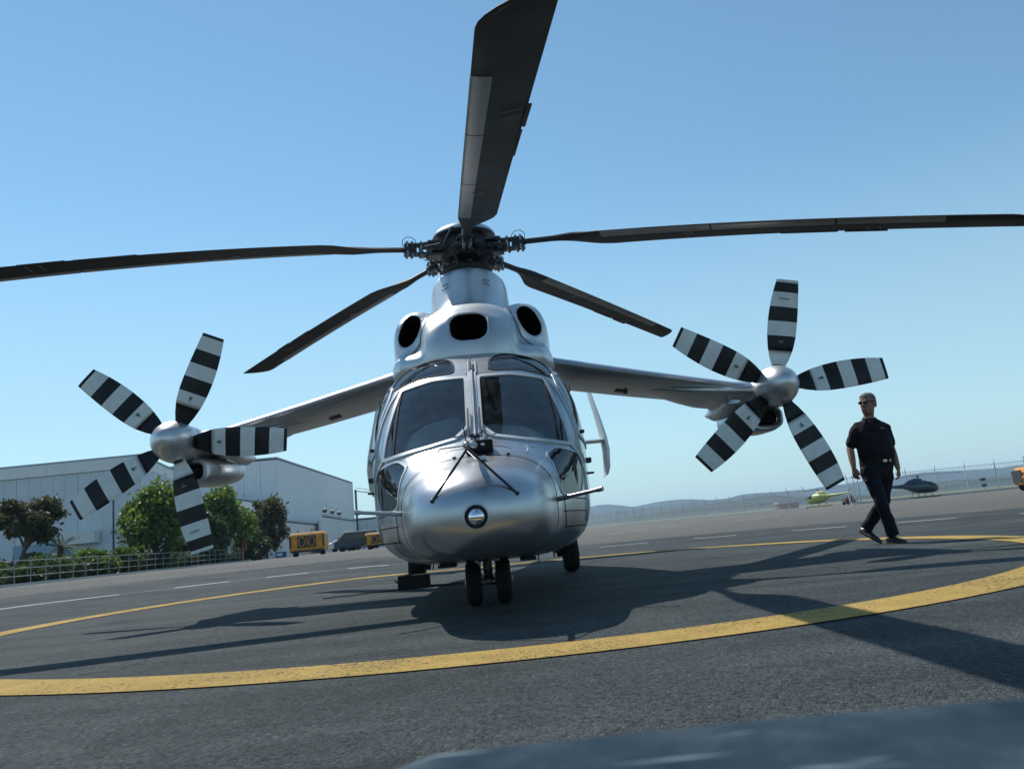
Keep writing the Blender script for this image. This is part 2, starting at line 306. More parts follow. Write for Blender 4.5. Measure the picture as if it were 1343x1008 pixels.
def rline(az):
    T=[(-90,11),(-33,10.8),(-23,10.3),(-12,9.9),(0,10.9),(8,11.5),(20,11.3),(31,11.6),(90,11.4)]
    for i in range(len(T)-1):
        if T[i+1][0]>=az: break
    a,b=T[i],T[i+1]; u=(az-a[0])/(b[0]-a[0]); u=min(1,max(0,u)); u=u*u*(3-2*u); return a[1]+(b[1]-a[1])*u
def arcstrip(b,az0,az1,w,n=24,dr=0):
    V=[];F=[]
    for i in range(n+1):
        az=R(az0+(az1-az0)*i/n)
        # camera azimuth -> point on the guide curve
        r=rline(math.degrees(az))+dr; D=Vector((math.sin(az),math.cos(az))); C=Vector(HC); bb=D.dot(C); t=bb+math.sqrt(max(0,bb*bb-C.length_squared+r*r))
        for q in (-w/2,w/2): p=C+(D*t-C).normalized()*(r+q); V.append((p.x,p.y,gz(p.x,p.y)+.007))
    for i in range(n): F.append((2*i,2*i+1,2*i+3,2*i+2))
    b.add(V,F)
b=MB(); 
for a0,a1 in [(-62,-55),(-51,-45),(-41,-37),(-33.6,-26.8),(-23.6,-20.3),(-17.9,-15.2),(-12.5,-9.8),(-7,-4),(-1.5,1.8),(5,8.4),(11.5,14.4),(18,21.4),(24.4,27.8),(31.2,36),(40,45)]: arcstrip(b,a0,a1,.20)
o=b.build('white_dash_marking','white_paint',kind='structure')
b=MB(); arcstrip(b,12,60,.10,60,.42); b.build('red_line_marking','red_paint',kind='structure')
b=MB(); arcstrip(b,-60,-9,.04,80,.05); b.build('thin_white_marking','white_paint',kind='structure')
# small painted arrow and dashes out on the apron
b=MB()
for x,y,l,a in ((14,50,2.4,.3),(15.6,50.6,.7,1.3),(8,50,3,.15),(9,60,4,.1),(5.5,44,2.2,.2),(20,85,6,.1)): b.box((x,y,gz(x,y)+.003),(l,.35,.006),(0,0,a))
b.build('apron_marking','white_paint',kind='structure')
# ------------------------------------------------------------------ hills, fields
def ridge(name,y0,dep,x0,x1,n,hf,m,seed):
    rnd=np.random.RandomState(seed); ph=rnd.rand(14)*6.28; V=[];F=[]; J=14
    for i in range(n+1):
        x=x0+(x1-x0)*i/n; top=hf(x)+sum(math.sin(x/ (y0*.012*(k+1))+ph[k])*y0*.00038*(k+1)**.5 for k in range(7))
        for j in range(J):
            v=j/(J-1); z=top*(math.sin(v*PI/2)**1.1 if True else v)*(1+.05*math.sin(x/37+j)); V.append((x,y0+dep*v+20*math.sin(x/60+j),-2+z+ (0 if j else -8)))
    for i in range(n):
        for j in range(J-1): F.append((i*J+j,(i+1)*J+j,(i+1)*J+j+1,i*J+j+1))
    b=MB(); b.add(V,F); return b.build(name,m,smooth='all',kind='structure')
def interp(T,x):
    for i in range(len(T)-1):
        if x<=T[i+1][0]: break
    a,b=T[i],T[i+1]; u=min(1,max(0,(x-a[0])/(b[0]-a[0]))); u=u*u*(3-2*u); return a[1]+(b[1]-a[1])*u
px=lambda p,y: (p-672)/1045*y*1.03
S=2600
ridge('far_hills',S,900,-2800,3400,500,lambda x: 1.4*interp([(-3000,20),(px(430,S),22),(px(700,S),38),(px(800,S),54),(px(860,S),40),(px(930,S),52),(px(985,S),47),(px(1040,S),54),(px(1130,S),44),(px(1250,S),48),(px(1343,S),58),(3400,46)],x),'hill_far',3)
S=900
ridge('wooded_rise',S,260,-900,1000,500,lambda x: 1.15*interp([(-900,4),(px(700,S),5),(px(850,S),9),(px(980,S),12.5),(px(1050,S),15),(px(1100,S),12),(px(1200,S),9),(px(1343,S),11),(1000,9)],x),'hill_near',5)
b=MB(); b.add([(20,200,.02),(-200,330,.02),(-200,900,.02),(900,900,.02),(260,150,.02),(120,155,.02)],[(0,1,2,3,4,5)]); b.build('grass_field','dry_grass',kind='structure')
# ------------------------------------------------------------------ helicopter: body surface
FT=[(0.00,.015,.73,.70,.715,2,2),(0.012,.12,.80,.62,.71,2.0,2.0),(.04,.21,.86,.555,.71,2.1,2.1),(.10,.31,.925,.50,.71,2.2,2.3),(.22,.41,.99,.455,.72,2.3,2.5),(.45,.49,1.055,.43,.73,2.4,2.8),
(.75,.545,1.11,.415,.75,2.5,3.1),(1.08,.59,1.17,.405,.78,2.6,3.4),(1.22,.63,1.22,.40,.82,2.6,3.5),(1.42,.715,1.345,.39,.88,2.6,3.6),(1.7,.83,1.62,.375,.97,2.7,3.8),
(2.05,.93,1.965,.36,1.06,2.8,4),(2.35,.985,2.19,.345,1.12,2.85,4),(2.6,1.01,2.31,.34,1.15,2.9,4),(3.0,1.02,2.38,.33,1.18,3,4),(4,1.03,2.40,.33,1.2,3,4),
(5.5,1.03,2.38,.34,1.2,3,4),(6.5,.98,2.38,.42,1.3,3,3.6),(7.5,.72,2.38,.85,1.6,2.7,3),(8.5,.42,2.36,1.3,1.85,2.4,2.6),(10,.27,2.32,1.62,1.97,2.1,2.1),(11.3,.2,2.28,1.75,2.02,2,2),(11.8,.05,2.15,1.95,2.05,2,2)]
def fp(s):
    T=FT
    if s<=T[0][0]: return T[0][1:]
    if s>=T[-1][0]: return T[-1][1:]
    for i in range(len(T)-1):
        if T[i+1][0]>=s: break
    a,b=T[i],T[i+1]; hh=b[0]-a[0]; u=(s-a[0])/hh; out=[]
    def slope(j,k):
        if j<=0 or j>=len(T)-1:
            jj=0 if j<=0 else len(T)-2
            return (T[jj+1][k]-T[jj][k])/(T[jj+1][0]-T[jj][0])
        d0=(T[j][k]-T[j-1][k])/(T[j][0]-T[j-1][0]); d1=(T[j+1][k]-T[j][k])/(T[j+1][0]-T[j][0])
        return 0. if d0*d1<=0 else 2*d0*d1/(d0+d1)
    for k in range(1,7):
        m0,m1=slope(i,k),slope(i+1,k)
        out.append((2*u**3-3*u*u+1)*a[k]+(u**3-2*u*u+u)*hh*m0+(3*u*u-2*u**3)*b[k]+(u**3-u*u)*hh*m1)
    return out
def fimp(x,s,z):
    w,zt,zb,zm,nt,nb=fp(s); n,hh=(nt,zt-zm) if z>=zm else (nb,zm-zb)
    return (abs(x)/w)**n+(abs(z-zm)/hh)**n-1
def fnorm(p):
    e=1e-3; x,s,z=p; g=Vector((fimp(x+e,s,z)-fimp(x-e,s,z),fimp(x,s+e,z)-fimp(x,s-e,z),fimp(x,s,z+e)-fimp(x,s,z-e))); return g.normalized()
def front(x,z,s1=3.2):
    lo,hi=0.,s1
    if fimp(x,hi,z)>0: return None
    for _ in range(30):
        m=(lo+hi)/2
        if fimp(x,m,z)>0: lo=m
        else: hi=m
    return (x,hi,z)
def side(s,z,sg):
    w,zt,zb,zm,nt,nb=fp(s); n,hh=(nt,zt-zm) if z>=zm else (nb,zm-zb); q=1-(abs(z-zm)/hh)**n
    return (sg*w*max(q,0)**(1/n),s,z)
def section(s,N_=280):
    w,zt,zb,zm,nt,nb=fp(s); t=np.linspace(-PI/2,PI/2,1500); c,q=np.cos(t),np.sin(t)
    n=np.where(q>=0,nt,nb); x=w*np.abs(c)**(2/n); z=zm+np.where(q>=0,zt-zm,zm-zb)*np.sign(q)*np.abs(q)**(2/n); x[0]=x[-1]=0
    d=np.concatenate([[0],np.cumsum(np.hypot(np.diff(x),np.diff(z)))]); u=np.linspace(0,d[-1],N_//2+1); X=np.interp(u,d,x); Z=np.interp(u,d,z)
    X=np.concatenate([X,-X[-2:0:-1]]); Z=np.concatenate([Z,Z[-2:0:-1]]); return X,Z
yaw=math.atan(.028); NOSE=Vector((-.30,5.0,0)); MS=4.6
Mrot=Matrix.Rotation(yaw,3,'Z'); ROOTLOC=NOSE+Mrot@Vector((0,MS,0)); OFF=(0,-MS,0)
heli=empty('helicopter',ROOTLOC,'large silver twin-propeller helicopter parked nose-on inside the yellow circle','helicopter',rz=yaw)
def part(b,name,mats,parent=None,**k): return b.build(name,mats,parent or heli,off=OFF,**k)
WIND=[(.052,1.985),(.35,1.985),(.65,1.925),(.70,1.74),(.735,1.6),(.765,1.45),(.785,1.25),(.60,1.275),(.39,1.305),(.14,1.36),(.052,1.45)]
DIV=[(.640,1.93),(.665,1.75),(.680,1.55),(.685,1.40),(.688,1.255)]
EYE=[(.165,2.055),(.165,2.17),(.20,2.235),(.30,2.272),(.42,2.262),(.53,2.235),(.62,2.19),(.70,2.12),(.755,2.03),(.765,1.95),(.715,1.965),(.45,2.04)]
CHIN=[(.765,1.205),(.64,1.23),(.55,1.16),(.60,1.07),(.625,.95),(.632,.84),(.76,.80),(.84,.84),(.875,.95),(.885,1.10),(.86,1.19)]
DOORW=[(1.97,1.36),(2.06,1.60),(2.20,1.85),(2.34,1.98),(2.5,2.03),(3.15,2.04),(3.2,1.33),(2.5,1.30)]
CABW=[(3.35,1.33),(3.35,2.02),(4.3,2.02),(4.3,1.33)]
def pip(x,y,P):
    c=False; j=len(P)-1
    for i in range(len(P)):
        if (P[i][1]>y)!=(P[j][1]>y) and x<(P[j][0]-P[i][0])*(y-P[i][1])/(P[j][1]-P[i][1])+P[i][0]: c=not c
        j=i
    return c
ss_=[0,.004,.012,.022,.035]+list(np.arange(.05,3.3,.0125))+list(np.arange(3.3,5,.05))+list(np.arange(5,11.85,.15))+[11.8]
NS=280; VV=[]
for s in ss_:
    X,Z=section(s,NS); VV+= [(float(a),float(s),float(c)) for a,c in zip(X,Z)]
groups={}
def divx(z):
    for i in range(len(DIV)-1):
        if DIV[i+1][1]<=z<=DIV[i][1]: u=(z-DIV[i+1][1])/(DIV[i][1]-DIV[i+1][1]); return DIV[i+1][0]+u*(DIV[i][0]-DIV[i+1][0])
    return .66
for i in range(len(ss_)-1):
    for k in range(NS):
        k2=(k+1)%NS; f=(i*NS+k,i*NS+k2,(i+1)*NS+k2,(i+1)*NS+k)
        x=sum(VV[j][0] for j in f)/4; s=sum(VV[j][1] for j in f)/4; z=sum(VV[j][2] for j in f)/4; key='body'; sg='R' if x>0 else 'L'; ax=abs(x)
        if .8<s<2.8:
            if pip(ax,z,WIND) and z>1.24: key=('W' if ax<divx(z) else 'Q')+sg
            elif s<2.62 and z>1.9 and pip(ax,z,EYE): key='E'+sg
            elif z<1.25 and pip(ax,z,CHIN): key='C'+sg
        if key=='body' and ax>.7 and 1.9<s<4.4:
            if pip(s,z,DOORW): key='D'+sg
            elif pip(s,z,CABW): key='K'+sg
        groups.setdefault(key,[]).append(f)
def sub(faces,name,m,parent=None):
    used=sorted({j for f in faces for j in f}); mp={j:i for i,j in enumerate(used)}; b=MB(); b.add([VV[j] for j in used],[tuple(mp[j] for j in f) for f in faces]); return part(b,name,m,parent,smooth='all')
rad=[f for f in groups['body'] if sum(VV[j][1] for j in f)/4<1.055]; body=sub([f for f in groups['body'] if sum(VV[j][1] for j in f)/4>=1.055],'fuselage',['silver']); sub(rad,'radome',['radome_paint'])
for g in ('R','L'):
    sub(groups['W'+g],'windscreen',['glass']); sub(groups['Q'+g],'quarter_window',['glass']); sub(groups['E'+g],'roof_window',['glass']); sub(groups['C'+g],'chin_window',['glass_dark']); sub(groups['D'+g],'door_window',['glass_dark']); sub(groups['K'+g],'cabin_window',['glass'])
# liner so that the cabin is a dark room
b=MB(); secs=[]
for s in [.9,1.1,1.3,1.5,1.8,2.1,2.4,2.7,3.2,4.0,4.05]:
    X,Z=section(s,80); w,zt,zb,zm,_,_=fp(s); k=1-.07/max(w,.3)-.01; 
    if s>4.0: k=.01
    secs.append([(float(a)*k,s+.06,zm+(float(c)-zm)*k-.01) for a,c in zip(X,Z)])
def holes(c):
    x,s,z=c
    return False
b.loft(secs,cap=False); V0=b.v; keep=[]
for f in b.f:
    x=sum(V0[j][0] for j in f)/4; s=sum(V0[j][1] for j in f)/4; z=sum(V0[j][2] for j in f)/4
    if s<1.05: keep.append(f); continue
    if z>.78 and s<4.4 and not (z>2.2 and s>2.7): continue
    keep.append(f)
b.f=keep; b.m=[0]*len(keep)
part(b,'cabin_floor_liner','interior',smooth=False)
b=MB(); b.add([(p[0]*.97,3.9,p[2]) for p in [(float(a),0,float(c)) for a,c in zip(*section(3.9,60))]],[tuple(range(60))]); part(b,'bulkhead','bulkhead')
b=MB(); b.add([(float(a)*.97,s,float(c)-.04) for s in (2.75,3.0,3.5,3.9) for a,c in list(zip(*section(s,60)))[15:46]],[(i*31+k,i*31+k+1,(i+1)*31+k+1,(i+1)*31+k) for i in range(3) for k in range(30)]); part(b,'headliner','bulkhead')
b=MB(); b.box((0,2.9,.50),(1.3,2.0,.04)); part(b,'cabin_floor','interior')
# dashboard with hooded glareshield, instrument panel, console
b=MB(); secs=[]
for x,t,dz in ((-.66,.03,-.16),(-.6,.10,-.08),(-.45,.14,-.02),(-.2,.15,.01),(0,.15,.02),(.2,.15,.01),(.45,.14,-.02),(.6,.10,-.08),(.66,.03,-.16)):
    cz=1.35+dz+(.10 if x<-.05 else 0); s0=1.60+abs(x)**2*.8
    secs.append([(x,s0,cz-.10),(x,s0+.02,cz+.04),(x,s0+.18,cz+.12),(x,s0+.40,cz+.17),(x,s0+.55,cz+.14),(x,s0+.52,cz-.02),(x,s0+.3,cz-.3),(x,s0+.1,cz-.3)])
b.loft(secs); part(b,'glareshield','dash',smooth=True)
b=MB(); b.box((0,2.12,1.12),(1.0,.06,.42),(R(-12),0,0)); part(b,'instrument_panel','interior')
b=MB(); b.box((-.25,1.98,1.47),(.20,.02,.10),(R(20),0,R(8))); b.box((-.42,1.97,1.43),(.09,.02,.05),(R(30),0,R(-5))); part(b,'display_box','paper',bevel=.005)
for sx in (-1,1):
    st=MB(); st.box((sx*.40,2.85,.92),(.46,.5,.14)); st.box((sx*.40,3.12,1.25),(.44,.12,.62),(R(-10),0,0)); st.box((sx*.40,3.2,1.66),(.24,.09,.2),(R(-10),0,0))
    so_=part(st,'pilot_seat','blue_cloth',bevel=.04)
    p=MB(); p.box((sx*.40,2.85,.7),(.3,.4,.34)); part(p,'seat_base','interior',so_) if False else p.build('seat_base','interior',so_,off=OFF)
b=MB(); b.box((0,2.65,.85),(.16,.8,.5)); part(b,'centre_console','interior',bevel=.02)
# frames: ribbons that follow the skin
def ribbon(b,P,width,th,closed=False,lift=0,mi=0):
    n=len(P); Ns=[fnorm(p) for p in P]; V=[];F=[]
    for i,p in enumerate(P):
        p=Vector(p); a=Vector(P[(i-1)%n] if closed or i>0 else P[0]); c=Vector(P[(i+1)%n] if closed or i<n-1 else P[-1]); t=(c-a).normalized(); nn=Ns[i]; bb=t.cross(nn).normalized()
        for q,h in ((-.5,lift-.006),(-.42,lift+th),(.42,lift+th),(.5,lift-.006)): V.append(p+bb*(q*width)+nn*h)
    m=n if closed else n-1
    for i in range(m):
        j=(i+1)%n
        for k in range(3): F.append((i*4+k,i*4+k+1,j*4+k+1,j*4+k))
        F.append((i*4+3,i*4,j*4,j*4+3))
    b.add(V,F,mi)
def dens(P,step=.025,closed=False,rnd=True):
    Q=[]; n=len(P); m=n if closed else n-1
    for i in range(m):
        a,c=Vector(P[i]),Vector(P[(i+1)%n]); k=max(1,int((c-a).length/step))
        for j in range(k): Q.append(tuple(a+(c-a)*(j/k)))
    if not closed: Q.append(tuple(P[-1]))
    if rnd:
        for _ in range(2):
            Q2=list(Q)
            for i in range(len(Q)):
                if closed or 0<i<len(Q)-1:
                    a,bq,c=Q[i-1],Q[i],Q[(i+1)%len(Q)]; Q2[i]=tuple((a[k]+2*bq[k]+c[k])/4 for k in range(2))
            Q=Q2
    return Q
def fr(P,sg,closed=False,step=.025):
    out=[]
    for x,z in dens(P,step,closed):
        q=front(sg*x,z,2.9)
        if q: out.append(q)
    return out
def sidep(P,sg,closed=False): return [side(s,z,sg) for s,z in dens(P,.03,closed)]
for sg in (1,-1):
    b=MB(); ribbon(b,fr(WIND,sg,True),.042,.012,True); wf=part(b,'windscreen_frame','silver_frame')
    b=MB(); ribbon(b,fr(DIV,sg),.026,.008); b.build('window_divider','seam',wf,off=OFF)
    b=MB(); ribbon(b,fr(EYE,sg,True),.022,.006,True); ribbon(b,fr([(.24,2.225),(.40,2.20),(.56,2.12),(.68,2.0)],sg),.014,.005); part(b,'roof_window_frame','seam',smooth=True)
    b=MB(); ribbon(b,fr(CHIN,sg,True),.026,.006,True); part(b,'chin_window_frame','silver_frame',smooth=True)
    b=MB(); ribbon(b,sidep(DOORW,sg,True),.04,.012,True); part(b,'door_window_frame','silver_frame',smooth=True)
    b=MB(); ribbon(b,sidep(CABW,sg,True),.04,.010,True); part(b,'cabin_window_frame','seam',smooth=True)
    # forward belt frame sweeping from the windscreen base down round the door
    b=MB(); ribbon(b,fr([(.785,1.25),(.84,1.20),(.875,1.14),(.905,1.02),(.905,.85),(.885,.62)],sg),.036,.012); part(b,'door_post','silver_frame',smooth=True)
    b=MB(); ribbon(b,fr([(.68,1.93),(.755,1.80),(.82,1.62),(.86,1.45),(.885,1.25),(.90,1.10)],sg),.030,.012); part(b,'side_post','silver_frame',smooth=True)
    b=MB(); ribbon(b,sidep([(2.02,1.2),(2.1,.7),(2.3,.52),(3.2,.52),(3.28,1.2),(3.28,2.1)],sg),.012,.003); ribbon(b,sidep([(3.4,2.1),(3.4,.5),(4.8,.5),(4.8,2.1)],sg),.012,.003); part(b,'door_seam','seam')
    # door handle, hinge lugs, step brackets
    b=MB(); q=side(2.35,1.16,sg); b.box((q[0]+sg*.015,q[1],q[2]),(.05,.10,.045)); q=side(2.3,1.04,sg); b.box((q[0]+sg*.02,q[1],q[2]),(.07,.06,.018)); q=side(2.25,1.42,sg); b.box((q[0]+sg*.008,q[1],q[2]),(.03,.06,.03)); part(b,'door_hinge','dark_metal',bevel=.006)
    # louvred lower side panel
    b=MB()
    for z in (.80,.70,.58): ribbon(b,[front(sg*x,z,2.9) for x in np.linspace(.64,.93,14) if front(sg*x,z,2.9)],.010,.003)
    ribbon(b,fr([(.66,.82),(.66,.58)],sg),.010,.003); part(b,'side_panel_seam','seam')
    # wire rail along the cabin side
    b=MB(); b.tube([Vector(side(s,1.95-(s-2.6)*0-.0,sg))+Vector((sg*.05,0,0)) for s in (2.6,3.0,3.6,4.6)],.008,6); 
    part(b,'door_rail','steel')
# nose seam rings and roof seam
def ring(s,n=90): return [(float(a),s,float(c)) for a,c in zip(*section(s,n))]
b=MB(); ribbon(b,ring(1.06),.010,.0025,True); ribbon(b,[ (x,2.60,z) for x,_,z in ring(2.6,120) if z>1.9 and abs(x)<.8][::1],.012,.003); 
part(b,'nose_seam','seam')
b=MB()
for x in (-.16,.25): 
    p=front(x,1.155 if x<0 else 1.15,2.9); b.box((p[0],p[1],p[2]+.012),(.028,.02,.016))
part(b,'latch','dark_metal')
# bonnet fastener squiggle scratches right of the radome
b=MB(); ribbon(b,fr([(.40,1.245),(.43,1.225),(.42,1.19),(.39,1.175)],1),.010,.004); ribbon(b,fr([(.44,1.24),(.47,1.235)],1),.012,.004); part(b,'drain_hose','silver_frame')
# centre post: two ribs, riveted head plate
b=MB()
for x0 in (-.024,.024): ribbon(b,fr([(x0,2.03),(x0,1.9),(x0,1.7),(x0,1.5),(x0,1.37)],1),.034,.016)
ribbon(b,fr([(0.0,2.16),(0.0,1.9),(0.0,1.7),(0.0,1.5),(0.0,1.35)],1),.018,.03); cpost=part(b,'centre_post','silver_frame',smooth=True)
b=MB(); ribbon(b,fr([(-.035,2.18),(-.035,2.03)],1),.035,.008); ribbon(b,fr([(.035,2.18),(.035,2.03)],1),.035,.008); hp=part(b,'head_plate','silver_frame')
b=MB()
for z in np.arange(2.045,2.18,.022):
    for x in (-.045,-.025,.025,.045):
        p=front(x,z,2.9)
        if p: b.sphere((p[0],p[1]-.012,p[2]+.008),.0045,4)
b.build('rivets','dark_metal',hp,off=OFF,kind='stuff')
b=MB(); b.tube([(0.0,1.98,2.04),(0.0,2.2,2.22)],[.010,.004],6); part(b,'roof_aerial','dark_metal')
# windscreen corner gussets
b=MB()
for sg in (1,-1): ribbon(b,fr([(.05,1.465),(.155,1.36)],sg),.034,.016)
part(b,'gusset','silver_frame')
# wipers
for sg in (1,-1):
    b=MB(); p0=front(sg*.05,1.36,2.9); p1=front(sg*.048,1.62,2.9); b.tube([Vector(p0)+Vector((0,-.03,.0)),Vector(p1)+Vector((0,-.03,.02))],.007,6); part(b,'wiper','dark_metal')
b=MB()
def rivet(p): 
    n_=fnorm(p); c=Vector(p)+n_*.0012; a_=n_.orthogonal().normalized(); b_=n_.cross(a_); b.add([c+(a_*math.cos(t)+b_*math.sin(t))*.0042 for t in [k*PI/3 for k in range(6)]]+[c+n_*.0016],[(k,(k+1)%6,6) for k in range(6)])
for s_r in (1.10,2.57):
    P_=ring(s_r,150 if s_r<2 else 200)
    for p in P_:
        if s_r<2 or (p[2]>1.95 and abs(p[0])<.85): rivet(p)
for sg in (1,-1):
    for P_ in (fr([(.70,1.225),(.55,1.25),(.39,1.275),(.16,1.33)],sg,step=.035),fr([(.35,2.02),(.65,1.96)],sg,step=.035),fr([(.64,.80),(.64,.58),(.9,.56)],sg,step=.04),sidep([(2.06,1.2),(2.14,.7),(2.34,.48),(3.2,.48)],sg)):
        for p in P_: rivet(p)
b.build('rivets','seam',body,off=OFF,kind='stuff',fixn=False)
b=MB(); ribbon(b,fr([(-.28,1.225),(-.20,1.255),(.20,1.255),(.28,1.225)],1),.006,.002); part(b,'bonnet_seam','seam')
b=MB(); P_=fr([(.31,.99),(.42,.93),(.44,.80),(.36,.76),(.29,.80)],1,True); 
# landing light in the nose
b=MB(); b.lathe((0,.01,.69),(0,-1,0),[(.082,-.03),(.083,.012),(.073,.018),(.070,.006)],40); lt=part(b,'nose_light','silver_frame',smooth=True)
b=MB(); b.lathe((0,.0,.69),(0,-1,0),[(.071,.008),(.071,.013),(.060,.013),(.060,.008)],40); b.build('light_bezel','rubber',lt,off=OFF,smooth=True)
b=MB(); b.lathe((0,-.012,.69),(0,1,0),[(.060,0),(.059,.012),(.045,.028),(.022,.036),(.002,.04)],40); b.build('reflector','lamp_glass',lt,off=OFF,smooth='all')
b=MB(); b.sphere((0,.0,.69),(.014,.012,.014),8); b.tube([(-.03,-.008,.70),(0,-.004,.69),(.025,-.008,.665)],.004,6); b.build('bulb','steel',lt,off=OFF,smooth=True)
# nose probe on its tripod
ap=Vector((-.02,-.02,1.135)); base=Vector((0,1.22,1.27))
b=MB(); b.tube([base+Vector((0,.05,0)),Vector((-.005,.6,1.215)),ap+Vector((0,.1,.008))],[.026,.022,.018],12); boom=part(b,'nose_probe','silver_frame',smooth=True)
b=MB(); b.sphere(ap,.026,10); b.tube([ap,ap+Vector((0,-.05,0))],[.018,.010],10); b.build('probe_head','steel',boom,off=OFF,smooth=True)
b=MB(); b.box((0.03,1.20,1.255),(.22,.16,.09)); part(b,'probe_mount','rubber',bevel=.015)
b=MB(); b.box((.062,1.11,1.26),(.028,.02,.018)); part(b,'mount_label','white_metal')
for fx in (-.271,.268):
    ft=Vector(front(fx,.815,2.9)); b=MB(); b.tube([ap+Vector((0,.02,-.02)),ft],.0085,8); b.sphere(ft,.016,6); part(b,'strut','dark_metal',smooth=True)
b=MB(); ft=Vector(front(.07,1.02,2.9)); b.tube([ap+Vector((0,.04,-.02)),ap+(ft-ap)*.55],[.011,.012],8); part(b,'strut','steel',smooth=True)
b=MB(); ft=Vector(front(.05,1.09,2.9)); b.box(ft+Vector((.0,0,.015)),(.07,.12,.03)); part(b,'strut_foot','silver_frame',bevel=.008)
b=MB(); b.tube([ap,ap+Vector((-.17,.0,-.008)),ap+Vector((-.185,0,-.03))],.0065,6); part(b,'vane','white_metal')
b=MB(); b.tube([ap,ap+Vector((-.012,.02,.12))],.004,6); part(b,'vane','dark_metal')
b=MB(); b.tube([(-.16,1.0,1.32),(.06,1.0,1.335)],.004,6); b.tube([(-.03,1.0,1.33),(-.005,1.2,1.27)],.004,6); part(b,'yaw_string_rod','dark_metal')
# side air data booms
for sg in (1,-1):
    p0=Vector(front(sg*.60,.79,2.9)); b=MB(); d=Vector((sg*.60,-.42,.07)).normalized(); b.tube([p0-d*.02,p0+d*.10],[.020,.020],10); b.tube([p0+d*.08,p0+d*.36],[.017,.014],10); b.tube([p0+d*.34,p0+d*.39],.019,10); part(b,'side_probe','steel' if sg>0 else 'silver_frame',smooth=True)
# belly bits
b=MB(); b.box((-.02,1.55,.42),(.09,.08,.10)); b.box((.35,2.0,.345),(.14,.2,.03)); b.box((-.35,2.1,.345),(.16,.2,.03)); b.tube([(.42,1.5,.40),(.42,1.5,.31)],.006,6); part(b,'belly_equipment','dark_metal',bevel=.01)
# ------------------------------------------------------------------ engine cowling
def lobe(b,T,n=2.6,k=48):
    b.loft([ell(cx,s,cz,hw,hh,n,k) for s,cx,cz,hw,hh in T])
def TB(rows): return [(s,cx,(zt+zb)/2,hw,(zt-zb)/2) for s,cx,zt,zb,hw in rows]
cb=[]
b=MB(); lobe(b,TB([(2.60,0,2.42,2.2,.24),(2.64,0,2.56,2.15,.38),(2.74,0,2.74,2.1,.46),(2.9,0,2.89,2.1,.50),(3.1,0,2.98,2.1,.52),(3.4,0,3.05,2.1,.54),(4,0,3.1,2.1,.54),(5.5,0,3.12,2.1,.6),(7,0,2.9,2.1,.5),(8.3,0,2.45,2.1,.25)])); cb.append(b)
for sg in (1,-1):
    b=MB(); lobe(b,TB([(3.14,sg*.56,2.78,2.45,.14),(3.18,sg*.565,2.90,2.33,.23),(3.28,sg*.555,2.99,2.22,.27),(3.5,sg*.55,3.05,2.12,.30),(3.9,sg*.53,3.09,2.1,.33),(5.5,sg*.50,3.04,2.1,.34),(7,sg*.42,2.8,2.1,.26),(8,sg*.3,2.5,2.15,.15)]),2.3); cb.append(b)
# base shoulder that ties the lobes to the roof
b=MB(); lobe(b,TB([(2.75,0,2.40,2.2,.55),(2.85,0,2.46,2.15,.74),(3.1,0,2.52,2.1,.84),(3.6,0,2.58,2.1,.89),(5,0,2.6,2.1,.9),(6.5,0,2.55,2.1,.75),(8,0,2.4,2.1,.35)]),2.8); cb.append(b)
jb=MB()
for q in cb: jb.add(q.v,q.f)
cow=jb.build('engine_cowling','silver_cowl',heli,off=OFF)
def addmod(o,t,**k):
    m=o.modifiers.new(t.lower(),t)
    for a,v in k.items(): setattr(m,a,v)
    return m
addmod(cow,'REMESH',mode='VOXEL',voxel_size=.026); addmod(cow,'SMOOTH',factor=.6,iterations=14); bake(cow)
CUT=[((0,2.90,2.625),(.185,.38,.155),0,3.0),((.635,3.36,2.76),(.097,.34,.185),-.42,2.3),((-.635,3.36,2.76),(.097,.34,.185),.42,2.3)]
def cutf(p,C,g=1.0):
    (cx,cs,cz),(a,bq,c),tl,n=C; x,s,z=p[0]-cx,p[1]-cs,p[2]-cz; ct,st=math.cos(tl),math.sin(tl); u=x*ct-z*st; v=x*st+z*ct
    # funnel: narrows with depth
    return (abs(u)/(a*g))**n+(abs(v)/(c*g))**n
for C in CUT:
    (cx,cs,cz),(a,bq,c),tl,n=C; b=MB(); secs=[]
    for s,k in ((cs-.6,1.0),(cs,1.0),(cs+.3,.85),(cs+.42,.5)):
        q=ell(0,0,0,a*k,c*k,n,40); ct,st=math.cos(tl),math.sin(tl); secs.append([(cx+u*ct+v*st,s,cz-u*st+v*ct) for u,_,v in q])
    b.loft(secs); co=b.build('cutter','duct',heli,off=OFF)
    m=addmod(cow,'BOOLEAN',object=co,operation='DIFFERENCE',solver='EXACT'); bake(cow); bpy.data.objects.remove(co)
addmod(cow,'REMESH',mode='VOXEL',voxel_size=.0155); addmod(cow,'SMOOTH',factor=.6,iterations=8); bake(cow)
me=cow.data; me.materials.clear(); me.materials.append(MATS['silver_cowl']); 
bm=bmesh.new(); bm.from_mesh(me); duct=[]
for f in bm.faces:
    c=f.calc_center_median(); p=(c.x,c.y+MS,c.z)
    f.smooth=True
    for C in CUT:
        # inner duct starts a little behind the lip
        if cutf(p,C,1.03)<1 and (f.normal.y>-.35 or p[1]>C[0][1]+.16) and p[1]>C[0][1]-.33: duct.append(f); break
dv={}; dV=[]; dF=[]
for f in duct:
    idx=[]
    for v in f.verts:
        if v.index not in dv: dv[v.index]=len(dV); dV.append((v.co.x,v.co.y,v.co.z))
        idx.append(dv[v.index])
    dF.append(tuple(idx))
bmesh.ops.delete(bm,geom=duct,context='FACES'); bm.to_mesh(me); bm.free()
b=MB(); b.add(dV,dF); b.build('intake_duct','duct',heli,smooth='all')
